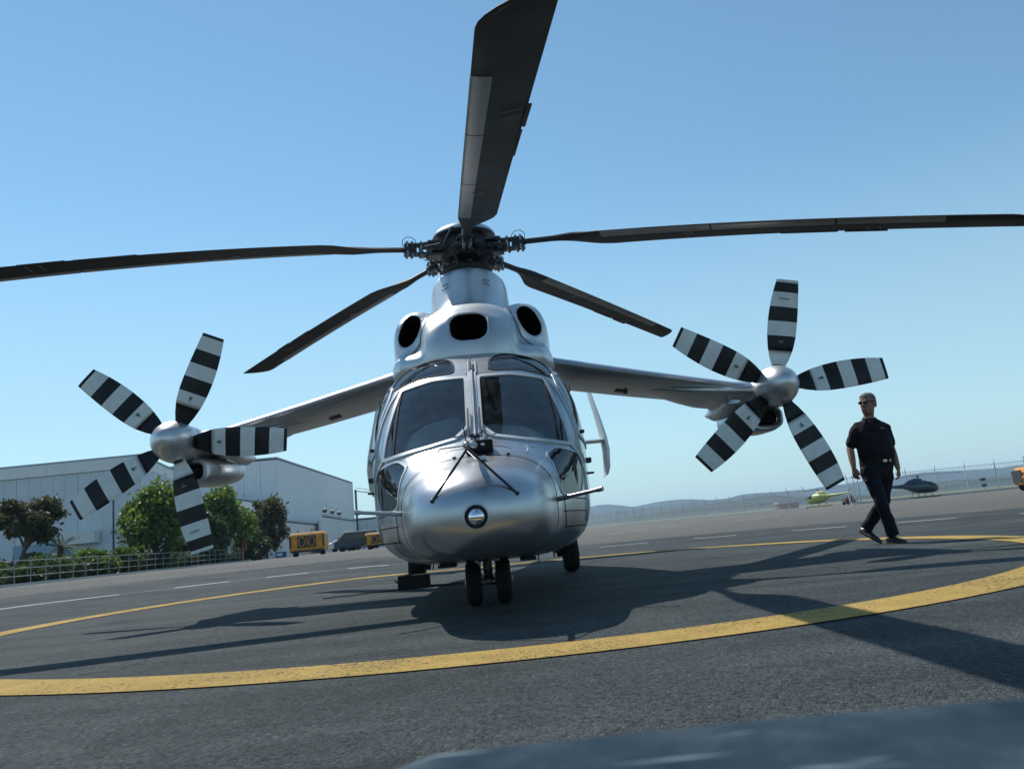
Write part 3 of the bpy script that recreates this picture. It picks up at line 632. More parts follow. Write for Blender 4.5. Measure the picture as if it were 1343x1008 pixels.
# cowl seams as thin ribs between the lobes, draped on the cowl
bvh=BVHTree.FromPolygons([v.co[:] for v in me.vertices],[p.vertices[:] for p in me.polygons])
def drape(b,P,r=.006,d=(0,1,0),mi=0):
    out=[]
    for x,z in dens(P,.03):
        h=bvh.ray_cast(Vector((x,-8,z)),Vector(d))
        if h[0] is not None and h[0].y<3: out.append(h[0])
    if len(out)>2: b.tube(out,r,6,mi)
b=MB()
for sg in (1,-1): drape(b,[(sg*.26,3.01),(sg*.38,2.98),(sg*.45,2.88),(sg*.47,2.75),(sg*.52,2.60),(sg*.64,2.46)])
b.build('cowl_seam','seam',heli,smooth=True)
# mast fairing
b=MB(); b.loft([ell(0,5.0-MS,z,rx,ry,n,64,'xy') for z,rx,ry,n in ((2.85,.70,1.5,2),(3.02,.61,1.35,2),(3.14,.545,1.18,2),(3.24,.505,1.05,2),(3.36,.48,.95,2),(3.52,.465,.88,2),(3.66,.455,.84,2),(3.72,.44,.81,2),(3.755,.41,.77,2),(3.77,.37,.70,2))])
b.v=[(x*1.07,(y-.4)*1.05+.4,z) for x,y,z in b.v]; mf=b.build('mast_fairing','silver_cowl',heli,smooth='all')
b=MB()
for x in (-.30,-.27,-.24,.20,.23,.26):
    for z in (3.52,3.57): 
        yy=5.0-MS-.93*(1-(abs(x)/.498)**2)**(1/2); b.box((x,yy,z),(.014,.02,.009))
b.build('vent_slot','seam',mf,kind='stuff')
b=MB(); pts=[]
for i in range(9):
    t=-.9+1.8*i/8; pts.append((.605*math.sin(t),5.0-MS-1.38*math.cos(t)**.9,2.99))
b.tube(pts,.007,6); b.build('fairing_seam','seam',mf)
# ------------------------------------------------------------------ wings and nacelles
def foil(n=22,t=.15):
    P=[]
    for i in range(n):
        u=i/(n-1); x=(1-math.cos(u*PI))/2; y=5*t*(.2969*math.sqrt(x)-.126*x-.3516*x*x+.2843*x**3-.1036*x**4); P.append((x,y))
    return P
def wing(b,secs,t=.16):
    F=foil(18,t); out=[]
    for x,sle,zle,ste,zte in secs:
        c=Vector((0,ste-sle,zte-zle)); L=c.length; nn=Vector((0,-(zte-zle),ste-sle)).normalized(); ring_=[]
        for u,y in F: ring_.append(Vector((x,sle,zle))+c*u+nn*(y*L))
        for u,y in reversed(F[1:-1]): ring_.append(Vector((x,sle,zle))+c*u-nn*(y*L*.75))
        out.append(ring_)
    b.loft(out)
NX=3.47; NZ=1.945
for sg in (1,-1):
    wg=MB(); wing(wg,[(sg*x,sl,zl,st_,zt_) for x,sl,zl,st_,zt_ in ((.55,4.12,2.58,5.35,2.46),(.95,4.17,2.495,5.32,2.38),(2.0,4.2,2.25,5.26,2.16),(3.0,4.22,2.03,5.16,1.96),(3.5,4.22,1.94,5.1,1.88))],.20)
    wo_=part(wg,'wing','silver_wing',smooth=True)
    f=MB(); x0=1.78; f.box((sg*x0,4.80,2.175),(.14,.14,.012),(0,R(13)*sg,0)); f.build('access_panel','dark_metal',wo_,off=OFF)
    if sg>0:
        f=MB(); f.box((x0+.05,4.75,2.155),(.05,.06,.05)); f.build('hinge_fitting','dark_metal',wo_,off=OFF,bevel=.01)
    # nacelle: barrel, wing fillet, chin scoop
    nb=MB(); nb.loft([ell(sg*NX,s,z,a,a*1.0,2,40) for s,z,a in ((4.16,NZ,.20),(4.2,NZ,.225),(4.4,NZ,.235),(4.8,NZ-.02,.23),(5.2,NZ-.02,.19),(5.6,NZ,.10),(5.8,NZ,.02))])
    nb.loft([ell(sg*x,cy,cz,a,c,2.0,36,'yz') for x,cy,cz,a,c in ((NX-1.5,4.70,2.16,.10,.01),(NX-1.2,4.70,2.09,.30,.035),(NX-.95,4.71,2.035,.43,.075),(NX-.75,4.72,2.00,.50,.11),(NX-.5,4.72,1.975,.53,.135),(NX-.25,4.74,1.955,.55,.18),(NX-.02,4.76,1.945,.55,.20))])
    nb.loft([ell(sg*(NX-.42),s,1.83,.12,c,2.2,32) for s,c in ((4.3,.02),(4.45,.06),(4.62,.10),(4.9,.13),(5.2,.10),(5.4,.02))])
    nac=part(nb,'nacelle','silver_wing'); addmod(nac,'REMESH',mode='VOXEL',voxel_size=.014); addmod(nac,'SMOOTH',factor=.6,iterations=10); bake(nac); nac.data.polygons.foreach_set('use_smooth',[True]*len(nac.data.polygons)); nac.data.materials.clear(); nac.data.materials.append(MATS['silver_wing'])
    sc_=MB(); sc_.loft([ell(sg*(NX-o),s,z,a,c,n_,40) for s,z,a,c,o,n_ in ((4.42,1.63,.135,.085,.06,3.2),(4.34,1.625,.15,.10,.06,3.2),(4.31,1.62,.175,.125,.07,3),(4.33,1.62,.21,.145,.09,2.8),(4.45,1.62,.265,.165,.13,2.6),(4.7,1.63,.30,.175,.17,2.6),(5.0,1.66,.30,.165,.19,2.6),(5.3,1.72,.20,.11,.2,2.5),(5.5,1.78,.06,.03,.2,2.2))],cap=False)
    scp=part(sc_,'air_scoop','silver_wing',smooth='all')
    d=MB(); d.loft([ell(sg*(NX-.06),s,1.63,.134,.084,3.2,40) for s in (4.425,4.6)],cap=True); d.f=d.f[:-2]+[d.f[-1]]; d.m=d.m[:len(d.f)]; d.build('scoop_duct','duct',scp,off=OFF)
    
    d=MB()
    for k in range(3): d.box((sg*(NX-.06),4.43+.01*k,1.59+.035*k),(.25,.006,.010))
    d.build('grille_bar','dark_metal',scp,off=OFF)
    sp_o=MB(); sp_o.lathe((sg*NX,4.16,NZ),(0,-1,0),[(.225,-.02),(.238,.0),(.240,.06),(.236,.14),(.222,.22),(.195,.30),(.155,.37),(.10,.425),(.05,.452),(.005,.462)],48)
    ph=part(sp_o,'spinner','spinner',smooth=True)
    # blade: stripes are material bands along the radius; all five are sub-parts of the spinner
    phase=77 if sg>0 else 66.5; inv=0 if sg>0 else 3
    bounds_n=[(1.285,1.25,1),(1.25,1.085,0),(1.085,.92,1),(.92,.755,0),(.755,.585,1),(.585,.425,0),(.425,.16,1)]
    bounds_i=[(1.285,1.25,0),(1.25,1.13,1),(1.13,.95,0),(.95,.775,1),(.775,.60,0),(.60,.42,1),(.42,.16,0)]
    CH=[(.16,-.06,.06),(.24,-.085,.08),(.32,-.12,.11),(.45,-.158,.143),(.6,-.174,.160),(.75,-.176,.165),(.9,-.170,.162),(1.05,-.157,.154),(1.18,-.140,.143),(1.285,-.122,.131)]
    def chord(r):
        for i in range(len(CH)-1):
            if r<=CH[i+1][0]: break
        a,c=CH[i],CH[i+1]; u=(r-a[0])/(c[0]-a[0]); return a[1]+(c[1]-a[1])*u,a[2]+(c[2]-a[2])*u
    hand=1 if sg>0 else -1
    for bi in range(5):
        bb=MB(); bd=bounds_i if bi==inv else bounds_n
        def sec(r):
            l,t=chord(r); pit=R(30-24*min(1,(r-.16)/.9)); out=[]; sweep=-.03*max(0,(r-.7)/.58)**2; lean=.03*(r-.16)
            for u,y in foil(9,.07+.12*max(0,(.5-r))): c=l+(t-l)*u+sweep; out.append((c,y*(t-l)))
            for u,y in reversed(foil(9,.07+.12*max(0,(.5-r)))[1:-1]): c=l+(t-l)*u+sweep; out.append((c,-y*(t-l)*.6))
            return [(r,hand*(c*math.cos(pit)-y*0),-(y*math.cos(pit)) + c*math.sin(pit)*.55-lean) for c,y in out]
        for r1,r0_,mi in bd:
            k=max(2,int((r1-r0_)/.05)); rs=[r0_+(r1-r0_)*i/k for i in range(k+1)]
            if r1>1.28 or r0_<.17: bb.loft([sec(r) for r in rs],mi=mi)
            else: bb.loft([sec(r) for r in rs],cap=False,mi=mi)
        # warning mark on the third band (triangle), lettering strip on the outer band of the odd blade
        rm=.51; pit=R(34-24*(rm-.16)/.9); yy=-.030
        def onb(r,c,h=-.012): 
            pit=R(30-24*min(1,(r-.16)/.9)); return (r,hand*c*math.cos(pit),c*math.sin(pit)*.55-.03*(r-.16)-.014+h)
        if bi!=inv: bb.add([onb(.48,-.0),onb(.54,-.022),onb(.54,.022)],[(0,1,2)],2)
        else:
            for q in (-.018,0,.018): bb.add([onb(.50+abs(q)*.6,q),onb(.525+abs(q)*.6,q-.008),onb(.525+abs(q)*.6,q+.008)],[(0,1,2)],3)
            bb.add([onb(1.04,-.05),onb(1.05,-.05),onb(1.055,.06),(onb(1.045,.06))],[(0,1,2,3)],2)
        A=R(phase+72*bi); e1=Vector((math.cos(A),0,math.sin(A))); e2=Vector((-math.sin(A),0,math.cos(A))); e3=Vector((0,1,0))
        bb.v=[tuple(Vector((sg*NX,4.05,NZ))+e1*x+e2*y+e3*z) for x,y,z in bb.v]
        bl_=bb.build('propeller_blade',['prop_white','prop_black','green_mark','grey_mark'],ph,off=OFF,smooth=True)
    # blade root sockets
    bb=MB()
    for bi in range(5):
        A=R(phase+72*bi); e1=Vector((math.cos(A),0,math.sin(A))); c=Vector((sg*NX,4.05,NZ)); bb.tube([c+e1*.15,c+e1*.243],.062,16)
    bb.build('blade_socket','rubber',ph,off=OFF,smooth=True)
# ------------------------------------------------------------------ main rotor
HZ=4.12
rb=MB(); rb.lathe((0,MS,0),(0,0,1),[(.10,3.5),(.10,3.78),(.26,3.80),(.27,3.86),(.20,3.90),(.17,3.94),(.30,3.98),(.33,4.06),(.34,4.14),(.31,4.24),(.22,4.30),(.1,4.31)],36)
hub=part(rb,'rotor_hub','dark_metal',smooth=True)
rb=MB(); rb.lathe((0,MS,0),(0,0,1),[(.31,4.275),(.40,4.285),(.395,4.31),(.36,4.35),(.28,4.395),(.17,4.425),(.02,4.435)],48); rb.build('hub_cap','silver',hub,off=OFF,smooth=True)
rb=MB(); rb.lathe((0,MS,0),(0,0,1),[(.20,3.79),(.31,3.80),(.33,3.84),(.31,3.87),(.20,3.88)],36)
for k in range(10):
    a=2*PI*k/10+.2; rb.lathe((.30*math.sin(a),MS-.30*math.cos(a),3.86),(0,0,1),[(.028,0),(.028,.035),(.015,.045)],8)
rb.build('swashplate','dark_metal',hub,off=OFF,smooth=True)
BL=[(5.16,1.075,1.063),(72,.985,1.366),(145.4,.148,1.7),(-138.3,.25,1.7),(-68.75,.70,1.7)]
RR=6.35
def blade_sec(az,D,ex,r,le,te,th,pitch,n=8):
    a=R(az)-yaw; d=Vector((math.sin(a),-math.cos(a),0)); l=Vector((-math.cos(a),-math.sin(a),0)); z=HZ-D*(r/RR)**ex; out=[]
    F=foil(n,th)
    for u,y in F: out.append((le+(te-le)*u,y*(le-te)))
    for u,y in reversed(F[1:-1]): out.append((le+(te-le)*u,-y*(le-te)*.75))
    c_,s_=math.cos(pitch),math.sin(pitch)
    return [Vector((0,MS,z))+d*r+l*(c*c_-y*s_)+Vector((0,0,1))*(c*s_+y*c_) for c,y in out]
for bi,(az,D,ex) in enumerate(BL):
    a=R(az)-yaw; d=Vector((math.sin(a),-math.cos(a),0)); l=Vector((-math.cos(a),-math.sin(a),0)); up_=Vector((0,0,1))
    P=lambda r,o=0,h=0: Vector((0,MS,HZ-D*(r/RR)**ex))+d*r+l*o+up_*h
    P0_=P
    # blade
    bb=MB(); secs=[]
    def prof(r):
        if r<1.15: return .05,-.05,.75
        if r<1.85:
            u=ssp(1.15,1.85,r); v=ssp(1.05,1.7,r); return .05+.07*v,-.05-.23*u,.75-.60*min(1,u*1.4)
        if r<RR-.42: return .12,-.28,.13
        u=min(1,(r-(RR-.42))/.42); return .12-.36*u**1.9,-.28,.12
    rs=[.70,.82,.95,1.05,1.15,1.22,1.3,1.4,1.5,1.6,1.7,1.85]+list(np.arange(2.1,5.85,.25))+[5.93,6.0,6.07,6.14,6.2,6.25,6.29,6.32,RR-.005]
    for r in rs: 
        le,te,th=prof(r); secs.append(blade_sec(az,D,ex,r,le,te,th,R(7-9*(r/RR))))
    bb.loft(secs)
    bo=part(bb,'rotor_blade',['composite'],smooth=True)
    # abrasion strip under the leading edge, 1.5 mm proud
    bs=MB()
    for ra,rbb in ((1.75,3.0),(3.02,4.3),(4.32,5.35)):
        V=[];F=[]; k=10
        for i in range(k+1):
            r=ra+(rbb-ra)*i/k; q=blade_sec(az,D,ex,r,.1225,-.2825,.137,R(7-9*(r/RR)),14); m_=len(q); idx=[0,m_-1,m_-2,m_-3,m_-4,m_-5]
            for j in idx: V.append(q[j]+Vector((0,0,-.0025)))
        for i in range(k):
            for j in range(5): F.append((i*6+j,i*6+j+1,(i+1)*6+j+1,(i+1)*6+j))
        bs.add(V,F)
    bs.build('erosion_strip','erosion_strip',bo,off=OFF,smooth='all')
    # trim tab, ring mark and tip lines
    bs=MB(); 
    for r0_,r1,ex_ in ((3.75,4.35,.010),(4.42,4.85,.022)):
        q=[P(r0_,-.27),P(r1,-.27),P(r1,-.28-ex_),P(r0_,-.28-ex_)]; p=R(7-9*(4.3/RR)); q=[v+up_*(-.27*math.sin(p)) for v in q]; bs.add(q+[v-up_*.008 for v in q],[(0,1,2,3),(7,6,5,4),(0,4,5,1),(1,5,6,2),(2,6,7,3),(3,7,4,0)])
    bs.build('trim_tab','composite',bo,off=OFF)
    bs=MB()
    for r,rad in ((2.75,.045),):
        pts=[]; 
        for k in range(17):
            t=2*PI*k/16; rr=r+rad*math.cos(t); o=-.03+rad*math.sin(t); p=R(7-9*(rr/RR)); pts.append(P(rr,o,o*math.sin(p)-.030))
        bs.tube(pts,.0035,5)
    for r in (4.62,4.74):
        pts=[P(r+.05*k/6,-.10-.03*k,(-.10-.03*k)*math.sin(R(7-9*(r/RR)))-.022+.0022*k) for k in range(6)]; bs.tube(pts,.003,4)
    bs.build('blade_mark','grey_mark',bo,off=OFF)
    # hub arm: fork plates, elastomeric bearing, damper, sleeve, bolts, pitch horn and link, wire loop
    P=lambda r,o=0,h=0: P0_(r*.80,o,h)
    ab=MB()
    def pl(r0_,r1,w0,w1,h,th):
        q=[]
        for hh in (h-th/2,h+th/2):
            for r,wd,sgn in ((r0_,w0,-1),(r1,w1,-1),(r1,w1,1),(r0_,w0,1)): q.append(P(r,sgn*wd,hh))
        ab.add(q,[(3,2,1,0),(4,5,6,7),(0,1,5,4),(1,2,6,5),(2,3,7,6),(3,0,4,7)])
    pl(.25,.62,.14,.075,.085,.035); pl(.25,.62,.14,.075,-.085,.035); pl(.55,.98,.06,.05,.06,.03); pl(.55,.98,.06,.05,-.06,.03)
    arm=ab.build('hub_arm','grip',hub,off=OFF,bevel=.006)
    ab=MB(); ab.sphere(P(.42),(.085,.085,.085),10); ab.tube([P(.32,.0),P(.55,0)],.05,12); 
    ab.tube([P(.22,-.17,.01),P(.42,-.15,.0),P(.72,-.09,-.01)],[.045,.048,.022],14); ab.tube([P(.30,-.163,.01),P(.33,-.16,.01)],.056,14); ab.tube([P(.42,-.15,0),P(.45,-.145,0)],.054,14)
    ab.tube([P(.80,0),P(.98,0)],[.06,.058],14); ab.tube([P(.84,0),P(.88,0)],.070,14); ab.build('elastomeric_damper','dark_metal',hub,off=OFF,smooth=True)
    ab=MB()
    for r in (.60,.72,.86,.94):
        for o in (-.035,.035): ab.lathe(P(r,o,-.10),(0,0,1),[(.014,0),(.018,.01),(.018,.18),(.012,.2)],8)
    for k in range(6):
        t=k*PI/3; ab.lathe(P(.30+.05*math.cos(t),.08*math.sin(t),.1),(0,0,1),[(.012,0),(.012,.03),(.006,.036)],6)
    ab.build('bolts','steel',hub,off=OFF,kind='stuff')
    ab=MB(); h0=P(.56,.17,-.03); ab.tube([P(.70,.03,-.02),P(.66,.11,-.03),h0],[.03,.026,.022],10); lk=Vector((0,MS,3.85))+d*.30+l*.11; ab.tube([h0,lk],.0135,8); ab.sphere(h0,.026,8); ab.sphere(lk,.026,8); ab.tube([h0+(lk-h0)*.3,h0+(lk-h0)*.7],.019,8); ab.build('pitch_link','dark_metal',hub,off=OFF,smooth=True)
    ab=MB(); ab.tube([P(.78,0,.07),P(.80,0,.13),P(.86,0,.165),P(.94,.0,.165),P(1.0,0,.12),P(1.0,0,.055)],.0045,6); ab.tube([P(.4,-.05,.12),P(.6,-.02,.10),P(.75,.0,.08)],.006,6); ab.tube([P(.45,.09,-.06),P(.62,.11,-.1),P(.7,.05,-.07)],.006,6); ab.build('bonding_wire','rubber',hub,off=OFF)
    if bi in (2,):
        ab=MB(); ab.box(P(.66,0,-.10),(.10,.08,.06)); ab.build('bearing_block','copper_part',hub,off=OFF,bevel=.01)
# clutter of brackets around the hub body
rnd=random.Random(7); rb=MB()
for k in range(46):
    a=rnd.random()*2*PI; z=3.95+rnd.random()*.28; r=.31+rnd.random()*.04; rb.box((r*math.sin(a),MS-r*math.cos(a),z),(.03+rnd.random()*.05,.03+rnd.random()*.03,.02+rnd.random()*.05),(rnd.random(),rnd.random(),a))
rb.build('hub_fittings','dark_metal',hub,off=OFF,kind='stuff',bevel=.004)
rb=MB(); pts=[(-.1+.0,MS-.36,4.30),(-.14,MS-.42,4.27),(-.2,MS-.40,4.16),(-.26,MS-.33,4.08)]; rb.tube(pts,.012,8); rb.build('hydraulic_hose','grip',hub,off=OFF)
# ------------------------------------------------------------------ tail
b=MB(); b.loft([[(x,10.3,2.17),(x,10.5,2.215),(x,10.8,2.20),(x,11.0,2.18),(x,10.8,2.155),(x,10.5,2.14)] for x in (-2.25,2.25)]); part(b,'horizontal_stabiliser','silver',smooth=True)
for sg in (1,-1):
    b=MB(); secs=[]
    for z,x,s0,s1,t in ((3.35,2.13,10.75,11.15,.02),(3.0,2.18,10.62,11.18,.03),(2.6,2.25,10.5,11.2,.04),(2.25,2.30,10.4,11.2,.05),(2.0,2.32,10.4,11.2,.055),(1.65,2.30,10.42,11.1,.05),(1.52,2.28,10.5,11.0,.03),(1.48,2.24,10.6,10.85,.01)):
        secs.append([(sg*x-t*.3,s0,z),(sg*x+t,s0+.12,z),(sg*x+t,s0+.4,z),(sg*x,s1,z),(sg*x-t,s0+.4,z),(sg*x-t,s0+.12,z)])
    b.loft(secs); part(b,'tail_fin','silver_frame',smooth=True)
# ------------------------------------------------------------------ landing gear
def wheel(parent,c,r,w_,ax=(1,0,0)):
    b=MB(); b.lathe(Vector(c)-Vector(ax)*w_/2,ax,[(r*.55,0),(r*.80,.0),(r*.93,w_*.10),(r,w_*.30),(r*1.0,w_*.38),(r*.985,w_*.40),(r*.985,w_*.44),(r,w_*.46),(r,w_*.54),(r*.985,w_*.56),(r*.985,w_*.60),(r,w_*.62),(r,w_*.70),(r*.93,w_*.90),(r*.80,w_),(r*.55,w_)],40)
    t=b.build('tyre','rubber',parent,off=OFF,smooth=True)
    b=MB(); b.lathe(Vector(c)-Vector(ax)*w_*.42,ax,[(r*.15,.0),(r*.5,0),(r*.57,.01),(r*.57,w_*.8),(r*.5,w_*.84),(r*.15,w_*.84)],28); b.lathe(Vector(c)-Vector(ax)*w_*.62,ax,[(r*.12,0),(r*.2,.01),(r*.2,w_*1.2),(r*.12,w_*1.24)],14)
    b.build('wheel_rim','steel',parent,off=OFF,smooth=True)
b=MB(); b.tube([(0,1.88,.70),(0,1.88,.36)],.055,16); b.tube([(0,1.88,.4),(0,1.9,.19)],.038,16); b.tube([(-.12,1.9,.19),(.12,1.9,.19)],.028,12); b.tube([(0,1.80,.40),(0,1.74,.31),(0,1.86,.22)],.016,8); b.box((0,1.86,.42),(.17,.10,.07)); b.box((-.08,1.84,.37),(.05,.05,.1)); b.box((.085,1.84,.39),(.05,.05,.07)); b.tube([(.05,1.83,.38),(.09,1.8,.3),(.05,1.84,.24)],.007,6); b.tube([(-.05,1.83,.38),(-.09,1.8,.3),(-.04,1.84,.24)],.007,6)
ng=part(b,'nose_gear','steel',smooth=True,bevel=.004)
for x in (-.115,.135): wheel(ng,(x-.01,1.9,.19),.19,.125)
b=MB(); b.box((-.04,1.82,.455),(.05,.05,.05)); b.build('taxi_light','steel',ng,off=OFF,bevel=.008)
for sg in (1,-1):
    b=MB(); b.tube([(sg*.78,5.85,.75),(sg*.86,5.83,.42)],.06,14); b.tube([(sg*.84,5.4,.62),(sg*.88,5.8,.26)],.05,14); b.tube([(sg*.84,5.82,.23),(sg*1.08,5.82,.235)],.03,12); b.box((sg*.84,5.76,.33),(.09,.12,.14)); b.tube([(sg*.80,5.7,.2),(sg*.78,5.66,.34),(sg*.82,5.7,.45)],.01,6); b.tube([(sg*.8,5.72,.28),(sg*.72,5.8,.55)],.02,8)
    mg=part(b,'main_gear','dark_metal',smooth=True,bevel=.006); wheel(mg,(sg*1.02,5.82,.235),.235,.20)
# wheel chocks and cable by the left main wheel: things of their own
def W(x,s,z=0): return ROOTLOC+Mrot@Vector((x,s-MS,z))
ch=empty('wheel_chock',W(-1.03,5.42),'black rubber chock against the image-left main wheel','chock',rz=yaw)
b=MB(); b.add([(-.20,-.10,0),(.20,-.10,0),(.20,.14,0),(-.20,.14,0),(-.20,-.02,.17),(.20,-.02,.17),(.20,.08,.17),(-.20,.08,.17)],[(3,2,1,0),(4,5,6,7),(0,1,5,4),(1,2,6,5),(2,3,7,6),(3,0,4,7)]); b.build('block','rubber',ch,bevel=.01)
b=MB(); b.tube([(-.21,0,.08),(-.24,0,.12),(-.24,.05,.12),(-.21,.05,.08)],.008,6); b.build('rope_loop','grip',ch)
b=MB(); pts=[(-1.2,5.45),(-1.3,5.3),(-1.5,5.28),(-1.75,5.1),(-1.95,5.12),(-2.1,5.0)]; b.tube([tuple(W(x,s,.008)) for x,s in pts],.006,6); o=b.build('ground_cable','rubber'); tag(o,'thin black cable lying on the asphalt beside the wheel chock','cable')
b=MB(); b.tube([tuple(W(x,s,.012)) for x,s in ((-.9,5.6),(-.6,5.4),(-.45,5.45),(-.2,5.2))],.011,6); o=b.build('chock_rope','grip'); tag(o,'dark rope trailing under the belly from the chock','rope')
# ------------------------------------------------------------------ blue steel edge right in front of the lens
b=MB(); secs=[]
for y,z in ((.10,.30),(.10,.455),(.106,.468),(.12,.474),(.2,.4765),(.30,.479),(.335,.4805),(.345,.4795),(.351,.475),(.354,.466),(.354,.30)):
    secs.append([(x,y+.02*x,z+.006-.02*max(0,x-.1)-( .8*max(0,-.045-x)**1.3)) for x in np.linspace(-.2,.75,44)])
V=[p for q in secs for p in q]; F=[(i*44+k,i*44+k+1,(i+1)*44+k+1,(i+1)*44+k) for i in range(len(secs)-1) for k in range(43)]
F+=[tuple(i*44 for i in range(len(secs))),tuple(i*44+43 for i in reversed(range(len(secs))))]
b.add(V,F); bp=empty('steel_box',(.3,.2,0),'scratched blue steel box whose blurred top edge crosses the bottom right corner','box')
b.build('lid','blue_steel',bp,off=(-.3,-.2,0),smooth=True)
b=MB(); b.box((0,0,.15),(.86,.24,.30)); b.build('box_body','blue_steel',bp,bevel=.008)
# ------------------------------------------------------------------ buildings (left background)
def on(x,y): return gz(x,y)
def wallpanels(parent,p0,p1,h,wid,m,thick=.25,z0=0,band=None,bm_=None,gap=.05,kindname='wall_panel'):
    """a straight wall from p0 to p1 of separate upright panels, butted with open joints"""
    p0=Vector((*p0,0)); p1=Vector((*p1,0)); L=(p1-p0).length; n=max(1,round(L/wid)); d=(p1-p0).normalized(); ang=math.atan2(d.y,d.x); me=None; ww=L/n-gap
    for i in range(n):
        c=p0+d*(L*(i+.5)/n)
        if me is None:
            b=MB(); b.box((0,0,(h+z0)/2),(ww,thick,h-z0)); k=5
            for j in range(1,k): b.box((-ww/2+ww*j/k,0,(h+z0)/2),(.035,thick+.07,h-z0-.1))
            o=b.build(kindname,m,parent); me=o.data
        else: o=bpy.data.objects.new(kindname,me); COL.objects.link(o); o.parent=parent
        o.location=c-parent.location; o.location.z=0; o.rotation_euler=(0,0,ang)
def building(name,pts,h,m,label,cat,wid,fascia=None,roofm='roofing',windows=None,extra=None):
    cx=sum(p[0] for p in pts)/len(pts); cy=sum(p[1] for p in pts)/len(pts); r=empty(name,(cx,cy,.0),label,cat)
    b=MB(); V=[(x-cx,y-cy,z) for z in (0,h-.15) for x,y in [(cx+(p[0]-cx)*.985,cy+(p[1]-cy)*.985) for p in pts]]; n=len(pts); b.add(V,[tuple(range(n-1,-1,-1)),tuple(range(n,2*n))]+[(i,(i+1)%n,n+(i+1)%n,n+i) for i in range(n)]); b.build('wall','trim_dark',r)
    for i in range(n):
        a,c=pts[i],pts[(i+1)%n]
        if i in (0,1): wallpanels(r,a,c,h-(1.25 if fascia else .1),wid,m)
        if fascia and i in (0,1):
            wallpanels(r,(a[0]-.0,a[1]-.15),(c[0],c[1]-.15),h+.05,wid*1.5,fascia,thick=.35,z0=h-1.2,gap=.04,kindname='fascia_panel')
    b=MB(); V=[(cx+(p[0]-cx)*1.01-cx,cy+(p[1]-cy)*1.01-cy,z) for z in (h+.08,h+.32) for p in pts]; b.add(V,[tuple(range(n-1,-1,-1)),tuple(range(n,2*n))]+[(i,(i+1)%n,n+(i+1)%n,n+i) for i in range(n)]); b.build('roof_edge',roofm,r)
    return r
hA=building('hangar',[(-85,90),(-43,90),(-47.7,111),(-85,111)],13.1,'hangar_panel_b','long blue-grey hangar with pale fascia behind the trees at the far left','hangar',6.6,fascia='hangar_fascia')
b=MB(); b.box((0,0,2.2),(6.2,.3,4.4)); o=b.build('hangar_door','door_blue',hA); o.location=(-54-hA.location.x,89.75-hA.location.y,0)
b=MB(); b.box((0,0,0),(4.2,1.2,1.3)); o=b.build('door_canopy','white_metal',hA); o.location=(-49.5-hA.location.x,89.1-hA.location.y,4.6)
hB=building('hangar',[(-64,129),(-39.6,130),(-41.2,195),(-64,195)],16.1,'hangar_panel','tall pale grey panelled hangar in the centre left distance, highest roof','hangar',2.7)
a1=building('annex_building',[(-52,109.5),(-40.2,110),(-41.5,137),(-52,137)],8.9,'hangar_panel','square grey annex with dark roof edge at the foot of the tall hangar','building',3.2)
a1b=building('annex_building',[(-40.1,109.8),(-33.1,110),(-36.4,144),(-40.1,136)],5.1,'low_wall','low white annex stepping down from the square annex, behind the brown tree','building',3.2)
a2=building('low_workshop',[(-41,159),(-30.2,120),(-33.4,160),(-41,160)],5.7,'low_wall','low white workshop at the corner of the tall hangar','building',3.0)
a3=building('long_shed',[(-36,165),(-14,168),(-14,185),(-36,185)],6.2,'hangar_panel_b','long grey shed in the distance left of the helicopter nose','building',4.0)
# roof floodlights, each of its own
def flood(x,y,z,s,label,grp):
    r=empty('floodlight',(x,y,z),label,'floodlight',grp); b=MB(); b.tube([(0,0,0),(0,0,.5*s)],.05,6); b.build('bracket','trim_dark',r); b=MB(); b.box((0,-.1,.7*s),(.6*s,.4,.5*s),(R(25),0,0)); b.build('lamp_head','trim_dark',r,bevel=.04)
for x,y,z,s,l in ((-33.8,110.3,5.4,1.1,'small dark floodlight on the low white annex roof edge'),(-35.8,110.2,9.2,1.2,''),):
    if l: flood(x,y,z,s,l,None)
flood(-40.9,110.4,9.2,1.2,'dark floodlight on the roof edge of the square annex','')
for k,(x,y) in enumerate(((-30.9,125),(-31.4,132),(-31.9,139))): flood(x,y,6.0,1.1,('leftmost','middle','rightmost')[k]+' of the three dark floodlights on the low workshop roof','floodlights on the workshop roof')
# sign arm at the corner of the tall hangar
r=empty('sign_bracket',(-28,135,0),'white boxed sign on a horizontal arm projecting past the tall hangar','sign')
b=MB(); b.box((0,-.15,5),(.3,.3,10.4)); b.build('post','trim_dark',r)
b=MB(); b.tube([(0,0,10.0),(3.3,0,9.35)],.10,6); b.tube([(0,0,10.5),(1.6,0,10.2),(3.3,0,9.6)],.05,6); b.build('arm','white_metal',r)
b=MB(); b.box((3.6,0,9.3),(.75,.5,1.1)); b.box((3.6,-.27,9.3),(.55,.03,.9)); b.build('sign_box','white_metal',r,bevel=.03)
# twin-arm apron lamp standards near the sheds
for x,y,l in ((-21.9,100,'short apron lamp standard with flat head, left of the pair by the sheds'),(-20.9,104,'short apron lamp standard with flat head, right of the pair by the sheds')):
    g=on(x,y); r=empty('apron_lamp',(x,y,g),l,'lamp','apron lamps by the sheds'); b=MB(); b.tube([(0,0,0),(0,0,2.2)],.06,8); b.build('pole','trim_dark',r); b=MB(); b.box((-.3,0,2.3),(.6,.3,.12)); b.box((.3,0,2.3),(.6,.3,.12)); b.build('lamp_head','white_metal',r,bevel=.02)
